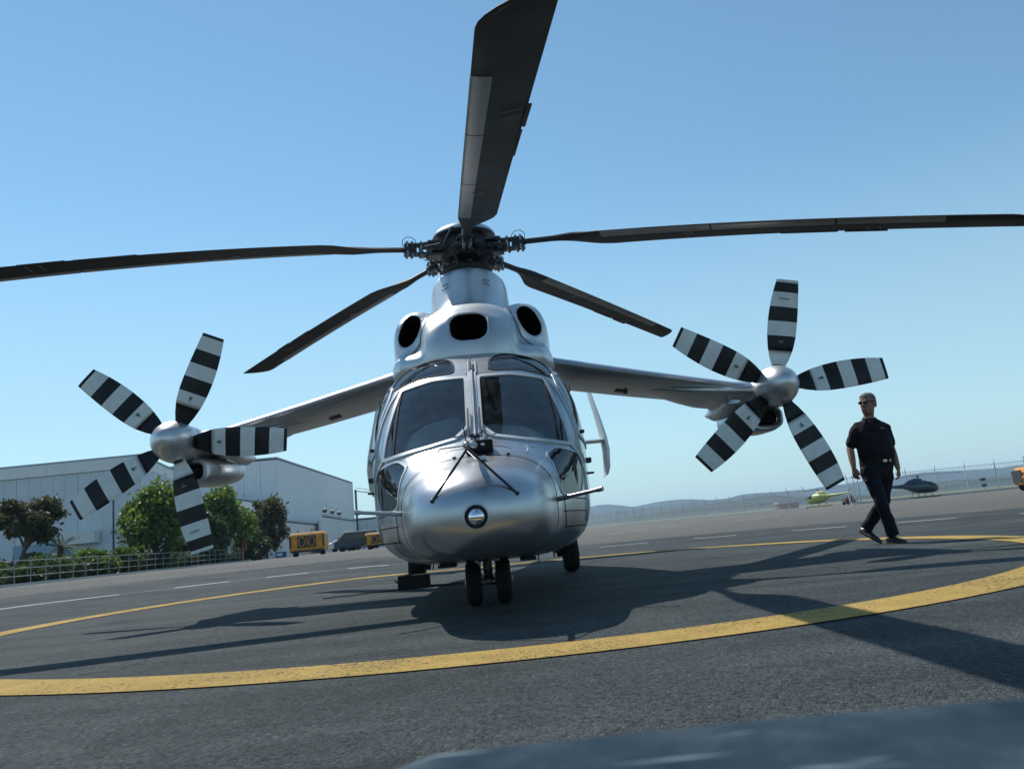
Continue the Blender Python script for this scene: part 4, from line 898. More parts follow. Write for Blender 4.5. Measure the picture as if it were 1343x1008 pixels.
# ------------------------------------------------------------------ carts and vehicles
def cart(x,y,rz,w_,d_,h_,label,name='power_cart',grp=None,letters=True):
    g=on(x,y); r=empty(name,(x,y,g),label,'ground power unit',grp,rz)
    b=MB(); b.loft([[(-w_/2,-d_/2,.32),(w_/2,-d_/2,.32),(w_/2,d_/2,.32),(-w_/2,d_/2,.32)],[(-w_/2,-d_/2,h_*.86),(w_/2,-d_/2,h_*.86),(w_/2,d_/2,h_*.86),(-w_/2,d_/2,h_*.86)],[(-w_/2+.12,-d_/2+.15,h_*.96),(w_/2-.12,-d_/2+.15,h_*.96),(w_/2-.12,d_/2-.15,h_*.96),(-w_/2+.12,d_/2-.15,h_*.96)]]); b.build('body','yellow_metal',r,bevel=.05)
    b=MB(); b.box((0,0,h_*.985),(w_*.8,d_*.7,.05)); b.build('top_cover','white_metal',r,bevel=.01)
    for sx in (-.22,.22):
        b=MB(); b.box((sx*w_*.62,-d_/2-.015,h_*.60),(w_*.25,.05,h_*.50)); b.build('radiator_grille','black_panel',r,bevel=.06)
        b=MB(); b.tube([(sx*w_*.62+.16*w_*math.cos(t*PI/6)*.55,-d_/2-.05,h_*.60+h_*.20*math.sin(t*PI/6)) for t in range(13)],.035,6); b.build('grille_ring','yellow_metal',r)
    b=MB(); b.box((-w_/2+.1,-d_/2-.02,h_*.6),(.14,.05,h_*.5)); b.build('side_door','black_panel',r); b=MB(); b.box((w_/2-.1,-d_/2-.02,h_*.6),(.10,.05,h_*.5)); b.build('side_door','black_panel',r)
    b=MB(); b.box((0,-d_/2-.02,.36),(w_*.9,.06,.16)); b.build('bumper','black_panel',r)
    for sx in (-.38,.38):
        for sy in (-.3,.3): b=MB(); b.lathe((sx*w_-.09,sy*d_-.0,.24),(1,0,0),[(.1,0),(.24,.02),(.24,.18),(.1,.2)],20); b.build('wheel','rubber',r)
    b=MB(); b.tube([(-w_*.3,0,h_*.98),(-w_*.3,0,h_*1.08)],.05,8); b.tube([(w_*.1,0,h_*.98),(w_*.1,0,h_*1.12)],.04,8); b.build('exhaust','black_panel',r)
    return r
cart(-16.3,60.6,R(6),2.6,1.8,1.75,'orange-yellow ground power cart with twin dark grilles beside the brown tree')
cart(-13.7,75.5,R(4),2.5,1.8,1.55,'orange-yellow ground power cart half hidden behind the helicopter nose')
# right-hand yellow bowser, its side towards us
g=0; r=empty('fuel_bowser',(38.75,60,0),'yellow ground vehicle cut by the right edge of the frame','vehicle',rz=R(-8))
b=MB(); b.loft([[(-1.9,-.9,.45),(2.2,-.9,.45),(2.2,.9,.45),(-1.9,.9,.45)],[(-2.0,-.95,1.0),(2.2,-.95,1.0),(2.2,.95,1.0),(-2.0,.95,1.0)],[(-1.7,-.8,1.75),(2.2,-.8,1.75),(2.2,.8,1.75),(-1.7,.8,1.75)]]); b.build('body','yellow_metal',r,bevel=.1)
b=MB(); b.box((-1.98,0,1.1),(.06,1.5,.9)); b.build('end_panel','black_panel',r); 
for sx in (-1.3,1.3):
    for sy in (-.75,.75): b=MB(); b.lathe((sx,sy-.1,.36),(0,1,0),[(.15,0),(.36,.02),(.36,.2),(.15,.22)],20); b.build('wheel','rubber',r)
# parked dark van and estate by the sheds
def van(x,y,rz,m,label,l=4.2,h_=1.75):
    r=empty('parked_van',(x,y,on(x,y)),label,'van',None,rz); pr=[(-l/2,.35),(-l/2,.95),(-l*.42,1.05),(-l*.25,h_),(l*.42,h_),(l/2,1.2),(l/2,.35)]
    b=MB(); b.loft([[(px_,-.85,z) for px_,z in pr],[(px_,.85,z) for px_,z in pr]]); b.build('body',m,r,bevel=.08)
    b=MB(); b.box((0.1,-.86,1.32),(l*.55,.02,.42)); b.build('side_window','glass_far',r); b=MB(); b.add([(-l*.42+.0,-.7,1.10),(-l*.42,.7,1.10),(-l*.255,.7,h_-.08),(-l*.255,-.7,h_-.08)],[(0,1,2,3)]); b.v=[(a-.03,c,d+.02) for a,c,d in b.v]; b.build('windscreen','glass_far',r)
    for sx in (-.32,.32):
        for sy in (-.8,.62): b=MB(); b.lathe((sx*l,sy,.34),(0,1,0),[(.15,0),(.34,.02),(.34,.18),(.15,.2)],18); b.build('wheel','rubber',r)
van(-15.9,76,R(10),'trim_dark','dark van with pale roof parked between the yellow carts')
van(-17.8,88,R(-5),'white_paint_body','white estate car parked behind the dark van',4.0,1.45)
van(-20.5,92,R(15),'white_paint_body','white car at the left end of the row behind the carts',4.0,1.4)
# ------------------------------------------------------------------ railing along the planting bed
def railing(P0,P1,n,label):
    r=empty('metal_railing',(P0[0],P0[1],.36),label,'railing'); a=Vector((0,0,0)); d=Vector((P1[0]-P0[0],P1[1]-P0[1],0)); u=d/n; me=None; ang=math.atan2(d.y,d.x)
    for i in range(n+1):
        if me is None: b=MB(); b.box((0,0,.55),(.035,.035,1.14)); o=b.build('post','rail_metal',r); me=o.data
        else: o=bpy.data.objects.new('post',me); COL.objects.link(o); o.parent=r
        o.location=u*i; o.rotation_euler=(0,0,ang)
    for z in (.42,.78,1.13): b=MB(); b.tube([Vector((0,-.03,z))-u*.3,d+Vector((0,-.03,z))],.020,8); b.build('rail','rail_metal',r)
    return r
railing((-23.3,33.0),(-25.9,74),30,'long three-bar metal railing in front of the hedge')
b=MB(); b.box((0,0,0),(43,.35,.12)); o=b.build('kerb','kerb'); o.location=(-24.35,53.5,.40); o.rotation_euler=(0,0,math.atan2(41,-2.6)); o['kind']='structure'
b=MB(); b.add([(-23.3,32.4,.385),(-26.0,75,.385),(-23,84,.385),(-60,89,.385),(-70,32,.385)],[(0,1,2,3,4)]); b.build('planting_bed','soil',kind='structure')
# ------------------------------------------------------------------ trees and shrubs
def leaves(name,m,parent,blobs,n,size,seed,elong=1.8,droop=0,off=None):
    rs=np.random.RandomState(seed); B=np.array(blobs,float); vol=B[:,3]*B[:,4]*B[:,5]; idx=rs.choice(len(B),n,p=vol**.8/np.sum(vol**.8)); d=rs.normal(size=(n,3)); d/=np.linalg.norm(d,axis=1)[:,None]
    r=rs.rand(n)**.5; r=r*(1+.28*rs.normal(size=n)*(rs.rand(n)<.4)); c=B[idx,:3]+d*B[idx,3:6]*r[:,None]
    # clump noise: pull leaves to random sub-centres for light and dark clumps
    k=max(12,n//45); sub=B[(ii:=rs.choice(len(B),k,p=vol/vol.sum())),:3]+(lambda q:(q/np.linalg.norm(q,axis=1)[:,None])*(rs.rand(k)[:,None]**.3))(rs.normal(size=(k,3)))*B[ii,3:6]
    j=rs.randint(0,k,n); near=np.linalg.norm(sub[j]-c,axis=1)<np.mean(B[:,3])*1.3; c=np.where(near[:,None],c*.35+sub[j]*.65+rs.normal(size=(n,3))*np.mean(B[:,3])*.07,c)
    a=rs.normal(size=(n,3)); a[:,2]-=droop; a/=np.linalg.norm(a,axis=1)[:,None]; t=rs.normal(size=(n,3)); bq=np.cross(a,t); bq/=np.linalg.norm(bq,axis=1)[:,None]
    s=size*(.6+.8*rs.rand(n))[:,None]; V=np.stack([c-a*s*elong/2,c+bq*s*.5,c+a*s*elong/2,c-bq*s*.5],1).reshape(-1,3)
    me=bpy.data.meshes.new(name); me.vertices.add(4*n); me.vertices.foreach_set('co',V.ravel()); me.loops.add(4*n); me.loops.foreach_set('vertex_index',np.arange(4*n)); me.polygons.add(n); me.polygons.foreach_set('loop_start',np.arange(n)*4); me.polygons.foreach_set('loop_total',np.full(n,4)); me.update(calc_edges=True); me.materials.append(MATS[m]); o=bpy.data.objects.new(name,me); COL.objects.link(o); o.parent=parent; return o
def tree(name,x,y,h,blobs,m,n,size,seed,label,trunk=(.16,1.5),cat='tree',grp=None,lean=0,**k):
    K=max(1,-21.49/(x+.061*y)*1.09); r=empty(name,(x*K,y*K,.37),label,cat,grp); r.scale=(K,K,K); rnd=random.Random(seed)
    b=MB(); th=trunk[1]; b.tube([(0,0,-.1),(lean*.3,0,th*.5),(lean,0.05,th),(lean*1.1,0,min(h*.8,th*1.5))],[trunk[0]*1.2,trunk[0],trunk[0]*.8,trunk[0]*.4],9)
    for q in blobs[:7]: 
        m1=Vector((lean,0,th*.9)); e=Vector(q[:3]); b.tube([m1,(m1+e)/2+Vector((rnd.uniform(-.1,.1),0,.15)),e],[trunk[0]*.6,trunk[0]*.35,trunk[0]*.12],6)
    b.build('trunk','bark',r,smooth=True)
    leaves('crown',m,r,blobs,n,size,seed,**k); return r
def blobs(seed,n,cx,cz,rx,rz,ry=None,s=(.2,.5)):
    rnd=random.Random(seed); ry=ry or rx; out=[]
    for i in range(n):
        t=rnd.random()*2*PI; q=rnd.random()**.5; e=rnd.uniform(-1,1); k=rnd.uniform(*s); out.append((cx+rx*q*math.cos(t)*math.sqrt(1-e*e*.7)*.8,ry*q*math.sin(t)*.8,cz+rz*e*.75,rx*k,ry*k,rz*k*1.1))
    return out
tree('broadleaf_tree',-30.3,48,5.3,blobs(1,22,.6,3.6,2.2,1.35),'leaf_brown',7000,.15,11,'small dark reddish-leaved tree with leaning trunk at the left edge',(.15,2.2),lean=.45)
tree('broadleaf_tree',-23.9,52,5.8,blobs(2,26,0.1,3.2,2.3,2.3),'leaf_bright',9500,.17,12,'large bright green tree under the left propeller',(.17,1.2))
tree('broadleaf_tree',-22.7,60,6,blobs(3,25,0.1,3.3,2.2,2.3),'leaf_bright',8500,.18,13,'rounded green tree behind the lowest propeller blade, right of the brightest tree',(.17,1.2))
tree('feathery_tree',-20.9,65,5.2,blobs(4,24,-.1,2.7,2.3,2.1,s=(.15,.38)),'leaf_brown',6000,.14,14,'loose brownish feathery tree next to the grey annex',(.12,1.2),elong=2.6)
tree('broadleaf_tree',-27.0,66,6,blobs(14,13,0,2.4,2.3,2.0),'leaf_dark',6000,.2,24,'dark tree in shade between the two green trees',(.15,1.2))
def shrub(x,y,rx,rz,m,n,seed,label,grp=None,size=.11,cat='shrub',nb=9,**k):
    K=max(1,-21.49/(x+.061*y)*1.05); r=empty('shrub',(x*K,y*K,.37),label,cat,grp); r.scale=(K,K,K); b=MB()
    for q in range(5): a=q*1.3; b.tube([(0,0,-.05),(rx*.4*math.cos(a),rx*.3*math.sin(a),rz*.9)],[.03,.012],5)
    b.build('stem','bark',r); leaves('foliage',m,r,blobs(seed,nb,0,rz*.9,rx,rz*.95),n,size,seed,**k)
shrub(-20.6,61,1.6,1.25,'leaf_brown',4500,31,'bronze-tipped bush at the right end of the bed by the yellow cart',size=.13)
shrub(-21.9,62,1.3,1.0,'leaf_dark',3200,32,'dark green bush left of the bronze-tipped bush',size=.13)
shrub(-21.8,49.6,.75,.62,'leaf_bright',2200,33,'rounded yellow-green bush under the low propeller blade')
shrub(-23.6,49,1.1,.8,'leaf_mid',2600,34,'pale leafy bush with white flowers in the middle of the bed',size=.14)
shrub(-20.9,52,1.1,.95,'leaf_mid',2600,44,'green bush just right of the rounded yellow-green bush')
shrub(-28.6,42.8,1.2,.75,'leaf_mid',2600,36,'bushy green shrub behind the railing below the small reddish tree')
for k,(x,y,rx,l) in enumerate(((-26.6,45.5,1.5,'left section of the clipped hedge behind the railing'),(-24.9,46.5,1.4,'middle section of the hedge behind the railing'),(-23.4,47.2,1.2,'right section of the hedge behind the railing, touching the lamp post'))): shrub(x,y,rx,.82,('leaf_mid','leaf_bright','leaf_mid')[k],3200,50+k,l,'hedge sections behind the railing',cat='hedge',nb=12)
# low planting that nobody could count, all along the fence foot
rs=np.random.RandomState(5); bl=[]
for i in range(120):
    u=rs.rand(); P0=np.array([-23.3,33.6]); P1=np.array([-25.9,74]); p=P0+(P1-P0)*u+np.array([-1,.0])*(.9+rs.rand()*5); bl.append((p[0],p[1],.75+rs.rand()*.3,.8,.8,.55+rs.rand()*.35))
o=leaves('ground_cover','leaf_dark',None,bl,42000,.15,77); tag(o,'dense low dark green ground cover filling the bed behind the railing','ground cover',kind='stuff')
# young palm
r=empty('palm',(-28.9,50,.36),'short dark palm with drooping fronds right of the small reddish tree','palm'); b=MB(); b.tube([(0,0,0),(.05,0,1.0),(0,0,2.1)],[.22,.2,.17],10); b.build('trunk','bark',r,smooth=True)
rnd=random.Random(3); me=None
b=MB()
for i in range(16):
    b.add([(i*.09,-.02-.22*math.sin(i/15*PI)**.6,-.02*i*i*.06-.06),(i*.09+.05,0,-.02*i*i*.06),(i*.09+.09,-.02-.24*math.sin(i/15*PI)**.6,-.02*i*i*.06-.07)],[(0,1,2)]); b.add([(i*.09,.02+.22*math.sin(i/15*PI)**.6,-.02*i*i*.06-.06),(i*.09+.05,0,-.02*i*i*.06),(i*.09+.09,.02+.24*math.sin(i/15*PI)**.6,-.02*i*i*.06-.07)],[(0,1,2)])
for k in range(26):
    if me is None: o=b.build('frond','leaf_palm',r,fixn=False); me=o.data
    else: o=bpy.data.objects.new('frond',me); COL.objects.link(o); o.parent=r
    o.location=(0,0,2.1); o.rotation_euler=(0,R(rnd.uniform(-60,25)),rnd.random()*6.28); s=rnd.uniform(.6,.85); o.scale=(s,s,s)
# street lamp
r=empty('street_lamp',(-28.5,55.7,.36),'tall dark blue street lamp with curved arm in front of the hangar','street lamp'); b=MB(); b.tube([(0,0,0),(0,0,5.2)],[.075,.055],10); b.tube([(0,0,5.15),(-.05,0,5.7),(-.3,0,6.15),(-.75,0,6.35)],.045,8); b.build('pole','lamp_blue',r,smooth=True); b=MB(); b.loft([ell(-.75,0,6.36,.02,.02,2,12,'xz'),],cap=False) if False else b.box((-.85,0,6.36),(.75,.28,.13),(0,R(8),0)); b.build('lamp_head','lamp_blue',r,bevel=.05)
# marker posts, gate and board beside the bed
r=empty('marker_post',(-26.4,75,.36),'red and white marker post at the end of the railing','post'); b=MB(); b.box((0,0,.5),(.22,.22,1.0)); b.build('base','post_red',r,bevel=.02); b=MB(); b.box((.2,0,1.75),(.42,.12,1.5)); b.build('panel','post_red',r); b=MB(); b.box((.2,-.07,2.35),(.38,.03,.2)); b.build('band','white_metal',r)
r=empty('barrier_gate',(-22.6,75,.36),'pale barred gate between the bushes and the yellow cart','gate'); me=None
for k in range(9):
    if me is None: b=MB(); b.box((0,0,.68),(.05,.05,1.3)); o=b.build('bar','white_metal',r); me=o.data
    else: o=bpy.data.objects.new('bar',me); COL.objects.link(o); o.parent=r
    o.location=(k*.16,0,0)
b=MB(); b.box((.64,0,1.36),(1.4,.07,.07)); b.box((.64,0,.10),(1.4,.07,.07)); b.build('gate_rail','white_metal',r,kind='stuff')
r=empty('notice_board',(-22.2,73,.36),'low blue board lying against the gate','board'); b=MB(); b.box((0,0,.28),(1.0,.06,.5),(R(-15),0,0)); b.build('panel','blue_panel',r); b=MB(); b.box((-.1,-.06,.30),(.5,.02,.22),(R(-15),0,0)); b.build('print','white_metal',r)
r=empty('machine_box',(-30.0,49,.36),'dark metal cabinet with white lid beside the palm','cabinet'); b=MB(); b.box((0,0,.9),(.9,.5,1.8)); b.build('body','black_panel',r,bevel=.03); b=MB(); b.box((-.2,-.1,1.85),(.5,.5,.08)); b.build('lid','white_metal',r)
# ------------------------------------------------------------------ perimeter fences on the right
def fence(name,pts,h,step,label,kerb=True,pales=.19):
    x0,y0=pts[0]; r=empty(name,(x0,y0,0),label,'fence'); me=None
    for i in range(len(pts)-1):
        a=Vector((*pts[i],0)); c=Vector((*pts[i+1],0)); d=c-a; L=d.length; u=d/L; ang=math.atan2(d.y,d.x); n=max(1,int(L/step)); o0=a-Vector((x0,y0,0))
        for k in range(n+1):
            if me is None: b=MB(); b.box((0,0,h*.52),(.09,.09,h*1.04)); b.tube([(0,0,h*1.04),(0,-.22,h*1.13)],.03,5); o=b.build('post','fence_metal',r); me=o.data
            else: o=bpy.data.objects.new('post',me); COL.objects.link(o); o.parent=r
            o.location=o0+u*(L*k/n); o.rotation_euler=(0,0,ang)
        b=MB(); m=int(L/pales)
        for k in range(m): p=o0+u*(L*(k+.5)/m); b.box((p.x,p.y,h*.5),(.045,.03,h*.94),(0,0,ang))
        b.build('mesh_infill','fence_metal',r,kind='stuff',fixn=False)
        for z in (.15,h*.5,h*.97): b=MB(); p=o0+d*.5; b.box((p.x,p.y,z),(L,.04,.05),(0,0,ang)); b.build('rail','fence_metal',r)
        if kerb: b=MB(); b.box((p.x-u.y*.0,p.y-.5,.10),(L,.4,.20),(0,0,ang)); b.build('kerb','kerb',r)
fence('mesh_fence',[(2,200),(17,150),(36.0,104)],2.6,3.0,'long pale mesh fence along the far apron, right of the helicopter')
fence('mesh_fence',[(40.5,101),(66,100),(95,99)],3.4,3.2,'tall pale mesh fence behind the blue helicopter',pales=.3)
r=empty('brick_hut',(45.3,140,0),'small red-brown hut with white roof left of the lime helicopter','hut'); b=MB(); b.box((0,0,.55),(3.4,2,1.1)); b.build('wall','brick_red',r); b=MB(); b.box((0,0,1.22),(3.7,2.3,.22)); b.build('roof','white_metal',r)
b=MB(); b.box((.4,-1.03,.55),(.6,.06,.6)); b.build('window','trim_dark',r)
for k,x in enumerate((40.9,41.45)):
    r=empty('white_pole',(x,100,0),('left','right')[k]+' one of two tall pale poles behind the walking man','pole','pale poles behind the man'); b=MB(); b.tube([(0,0,0),(0,0,3.3)],[.10,.07],8); b.build('shaft','fence_metal',r); b=MB(); b.box((0,0,3.35),(.2,.2,.12)); b.build('cap','trim_dark',r)
r=empty('tow_tractor',(44.1,110,0),'small reddish-brown tow tractor near the two poles','tractor',rz=.2); b=MB(); b.box((0,0,.48),(1.7,1.0,.45)); b.build('body','brown_vehicle',r,bevel=.08); b=MB(); b.box((.1,0,.92),(.5,.8,.45),taper=.8); b.build('cab','brown_vehicle',r,bevel=.05); b=MB(); b.box((-.5,0,.8),(.3,.5,.2)); b.build('engine_cover','brown_vehicle',r,bevel=.04)
for sx in (-.55,.55):
    for sy in (-.5,.5): b=MB(); b.lathe((sx,sy-.09,.25),(0,1,0),[(.1,0),(.25,.02),(.25,.16),(.1,.18)],14); b.build('wheel','rubber',r)
r=empty('windsock_post',(56.2,99,0),'short post with dark box in front of the tall mesh fence','post'); b=MB(); b.tube([(0,0,0),(0,0,1.6)],.05,6); b.build('shaft','fence_metal',r); b=MB(); b.box((0,0,1.5),(.55,.3,.35)); b.build('box','trim_dark',r); b=MB(); b.box((0,-.1,.8),(.45,.3,.35)); b.build('lower_box','trim_dark',r)
# ------------------------------------------------------------------ parked helicopters far off
def far_heli(x,y,rz,m,label,lift=0,m2=None):
    r=empty('parked_helicopter',(x,y,0),label,'helicopter',None,rz); m2=m2 or m
    T=[(-2.35,1.02,.06,.05),(-2.25,1.03,.35,.28),(-1.9,1.08,.62,.50),(-1.4,1.2,.80,.68),(-.7,1.32,.88,.80),(.2,1.38,.86,.80),(1.0,1.42,.70,.66),(1.6,1.50,.42,.42),(2.1,1.56,.25,.27),(3.5,1.62,.17,.18),(5.6,1.72,.10,.12),(6.4,1.76,.06,.07)]
    b=MB(); b.loft([ell(0,0,0,w_,hh,2.3,24) if False else [(s,p[0],z+p[2]) for p in ell(0,0,0,w_,hh,2.3,24)] for s,z,w_,hh in T]); bo=b.build('fuselage',[m],r,smooth=True)
    b=MB(); b.loft([[(s,p[0],z+p[2]) for p in ell(0,0,0,w_,hh,2.3,24)] for s,z,w_,hh in ((-2.3,1.15,.20,.14),(-2.15,1.2,.45,.28),(-1.75,1.34,.72,.42),(-1.2,1.5,.85,.47),(-.75,1.55,.90,.46))]); b.build('canopy','glass_far',r,smooth=True)
    b=MB(); b.loft([[(s,p[0],z+p[2]) for p in ell(0,0,0,w_,hh,2.3,20)] for s,z,w_,hh in ((-.5,2.0,.2,.1),(-.2,2.15,.42,.25),(.6,2.2,.45,.28),(1.4,2.05,.3,.2),(1.9,1.8,.1,.1))]); b.build('engine_cowl',m2,r,smooth=True)
    b=MB(); b.tube([(0,0,2.3),(0,0,2.78)],.07,10); b.lathe((0,0,2.66),(0,0,1),[(.08,0),(.2,.03),(.2,.1),(.08,.13)],12); b.build('mast','dark_metal',r)
    for k in range(3):
        a=k*2*PI/3+.9; b=MB(); d=Vector((math.cos(a),math.sin(a),0)); n_=Vector((-d.y,d.x,0)); secs=[]
        for t in (.15,.6,1.2,3,5.2): wd=.06 if t<.7 else .15; z=2.74-.10*(t/5.2)**2; c=d*t+Vector((0,0,z)); secs.append([c-n_*wd+Vector((0,0,-.015)),c+n_*wd+Vector((0,0,-.015)),c+n_*wd+Vector((0,0,.015)),c-n_*wd+Vector((0,0,.015))])
        b.loft(secs); b.build('rotor_blade','composite',r)
    b=MB(); b.loft([[(5.9,-.03,1.3),(6.3,-.03,1.3),(6.3,.03,1.3),(5.9,.03,1.3)],[(5.5,-.04,1.75),(6.2,-.04,1.75),(6.2,.04,1.75),(5.5,.04,1.75)],[(6.25,-.03,2.55),(6.6,-.03,2.55),(6.6,.03,2.55),(6.25,.03,2.55)]]); b.build('tail_fin',m2,r); b=MB(); b.box((5.0,0,1.72),(.4,1.8,.05)); b.build('tailplane',m2,r)
    b=MB(); b.box((6.2,-.18,1.8),(.10,.03,1.7),(0,R(25),0)); b.build('tail_rotor','white_metal',r)
    for sy in (-.95,.95):
        b=MB(); b.tube([(-2.0,sy,.22),(-1.75,sy,.06),(1.6,sy,.06)],.045,8); b.build('skid','dark_metal',r)
        for sx in (-1.0,.7): b=MB(); b.tube([(sx,sy,.08),(sx,sy*.7,.5),(sx,sy*.4,.72)],.035,8); b.build('skid_strut','dark_metal',r)
    return r
far_heli(48.9,100,R(184),'heli_blue','dark blue helicopter with skids parked before the far fence, right of the man')
far_heli(47.3,130,R(-62),'heli_lime','lime and yellow helicopter parked in front of the wooded rise')
far_heli(44.6,62,R(100),'heli_orange','orange helicopter beyond the right edge, only a rotor blade tip in view')
# ------------------------------------------------------------------ the walking man
man=empty('person',(4.38,10.0,0),'man in dark polo shirt, dark trousers and sunglasses walking with legs crossed, looking left','person')
MO=(-4.38,-10.0,0)
def pm(b,name,m,voxel,smooth=6,disp=0,factor=.5):
    o=b.build(name,m,man,off=MO); addmod(o,'REMESH',mode='VOXEL',voxel_size=voxel); addmod(o,'SMOOTH',factor=factor,iterations=smooth)
    if disp:
        t=bpy.data.textures.new(name+'_folds','CLOUDS'); t.noise_scale=.09; t.noise_depth=1; addmod(o,'DISPLACE',texture=t,strength=disp,mid_level=.5)
    bake(o); o.data.polygons.foreach_set('use_smooth',[True]*len(o.data.polygons)); o.data.materials.clear(); o.data.materials.append(MATS[m]); return o
V_=Vector
shL,shR=V_((4.245,10.02,1.445)),V_((4.595,9.98,1.42)); elL,wrL=V_((4.135,10.03,1.20)),V_((4.10,9.93,.955)); elR,wrR=V_((4.655,10.05,1.17)),V_((4.655,9.97,.90))
hipL,hipR=V_((4.30,9.98,.93)),V_((4.52,10.04,.91)); knB,anB=V_((4.345,9.90,.50)),V_((4.455,9.98,.10)); knA,anA=V_((4.45,10.08,.50)),V_((4.295,10.34,.20))
def seg(b,a,c,ra,rb,n=14,bul=0):
    pts=[a+(c-a)*t for t in (0,.25,.5,.75,1)]; rr=[ra+(rb-ra)*t+bul*math.sin(t*PI) for t in (0,.25,.5,.75,1)]; b.tube(pts,rr,n); b.sphere(a,ra,7); b.sphere(c,rb,7)
HC3=V_((4.425,9.97,1.735)); ha=R(-52); HM=Matrix.Rotation(ha,3,'Z')@Matrix.Rotation(R(4),3,'X')
def hp_(x,y,z): return HC3+HM@(V_((x*1.07,y*1.07,z*1.07)))     # head space: -y is the face
b=MB()
# skull and face from stacked profile rings
rings=[(-.128,-.045,.030,.028),(-.118,-.040,.048,.048),(-.095,-.030,.058,.068),(-.065,-.020,.066,.080),(-.03,-.006,.071,.092),(.0,.002,.074,.098),(.035,.006,.076,.100),(.07,.010,.072,.096),(.098,.012,.058,.080),(.117,.014,.036,.050),(.124,.014,.010,.014)]
b.loft([[tuple(hp_(p[0],p[1],z)) for p in ell(0,cy,0,a,c,2.2,28,'xy')] for z,cy,a,c in rings])
b.loft([[tuple(hp_(p[0]*1,p[1],z)) for p in ell(0,cy,0,a,c,2,10,'xy')] for z,cy,a,c in ((.028,-.094,.007,.010),(.0,-.104,.010,.014),(-.022,-.114,.014,.016),(-.034,-.106,.015,.014),(-.040,-.092,.010,.010))])   # nose
for sx in (-1,1):
    b.sphere(hp_(sx*.030,-.085,.034),(.024,.014,.009),6); b.sphere(hp_(sx*.078,.008,.0),(.011,.020,.030),7); b.sphere(hp_(sx*.040,-.066,-.02),(.02,.018,.02),6)
b.sphere(hp_(0,-.084,-.060),(.026,.012,.008),6); b.sphere(hp_(0,-.083,-.072),(.022,.013,.007),6); b.sphere(hp_(0,-.072,-.106),(.022,.02,.018),6)
b.tube([hp_(0,.01,-.06),V_((4.42,9.99,1.58)),V_((4.42,10.0,1.48))],[.060,.062,.085],16)
# torso core and legs inside the clothes
b.loft([ell(x,y,z,a,c,2.3,28,'xy') for z,x,y,a,c in ((.86,4.41,10.01,.14,.09),(1.0,4.42,10.0,.15,.10),(1.15,4.42,9.99,.145,.10),(1.35,4.42,10.0,.16,.10),(1.46,4.42,10.0,.15,.085),(1.52,4.42,10.0,.08,.06))])
for h_,k_,a_ in ((hipL,knB,anB),(hipR,knA,anA)): seg(b,h_,k_,.075,.05); seg(b,k_,a_,.05,.036,bul=.008)
for s_,e_,w__ in ((shL,elL,wrL),(shR,elR,wrR)): seg(b,s_,e_,.05,.042); seg(b,e_,w__,.043,.029,bul=.006)
def hand(b,wr,d,side_,thumbdir,curl):
    d=d.normalized(); t=thumbdir; t=(t-d*t.dot(d)).normalized(); n=d.cross(t).normalized()*side_      # n: palm facing
    secs=[]
    for u,wd,th in ((0,.027,.020),(.025,.034,.019),(.06,.041,.017),(.085,.042,.015),(.098,.038,.012)):
        secs.append([tuple(wr+d*u+t*(wd*math.copysign(abs(math.cos(a))**.8,math.cos(a)))+n*(th*math.sin(a))) for a in [2*PI*k/16 for k in range(16)]])
    b.loft(secs)
    for k,(o,L) in enumerate(((.031,.070),(.0105,.079),(-.0105,.073),(-.031,.057))):
        p=wr+d*.085+t*o; dd=(d+t*o*1.2).normalized(); pts=[p]; c=.22+curl*(1+.15*k)
        for j,f in enumerate((.45,.32,.25)):
            ang=c*(j+.6); p=p+(dd*math.cos(ang)+n*math.sin(ang))*L*f; pts.append(p)
        b.tube(pts,[.0098,.0092,.0086,.0070],9); b.sphere(pts[-1],.0070,5)
    p=wr+d*.02+t*.022; pts=[p,p+d*.028+t*.020+n*.008,p+d*.055+t*.026+n*.016,p+d*.078+t*.022+n*.024]; b.tube(pts,[.014,.0125,.0105,.0078],9); b.sphere(pts[-1],.0078,5)
hand(b,wrL,V_((-.02,-.10,-1)),-1,V_((.55,-1,0)),.22); hand(b,wrR,V_((.0,-.05,-1)),1,V_((-.6,-1,0)),.36)
pb=pm(b,'body','skin',.0062,4,factor=.4)
# polo shirt
b=MB(); b.loft([ell(x,y,z,a,c,2.4,40,'xy') for z,x,y,a,c in ((.985,4.425,10.0,.205,.135),(1.06,4.425,9.985,.215,.150),(1.15,4.42,9.975,.212,.152),(1.28,4.42,9.985,.205,.140),(1.38,4.42,10.0,.215,.130),(1.45,4.42,10.005,.205,.112),(1.505,4.42,10.01,.150,.090),(1.54,4.42,10.01,.085,.070))])
for s_,e_ in ((shL,elL),(shR,elR)):
    q=s_+(e_-s_)*.80; seg(b,s_+V_((0,0,-.01)),q,.066,.068,16); b.tube([V_((4.42,10.01,1.47)),s_+V_((0,0,.005))],[.08,.064],16)
sh=pm(b,'polo_shirt','shirt',.010,12,disp=.022)
b=MB(); pts=[V_((4.42+.075*math.cos(t),10.0+.068*math.sin(t)-.012,1.545+.018*math.sin(t))) for t in [2*PI*k/24-.9-0 for k in range(23)]]; b.tube(pts,.013,8); b.tube([V_((4.40,9.93,1.535)),V_((4.37,9.885,1.485))],[.016,.008],8); b.tube([V_((4.43,9.93,1.535)),V_((4.47,9.88,1.490))],[.016,.008],8); b.build('collar','shirt',sh,off=MO,smooth=True)
b=MB(); b.box((4.505,9.872,1.405),(.06,.006,.016),(R(10),R(8),R(14))); b.build('chest_logo','logo_grey',sh,off=MO)
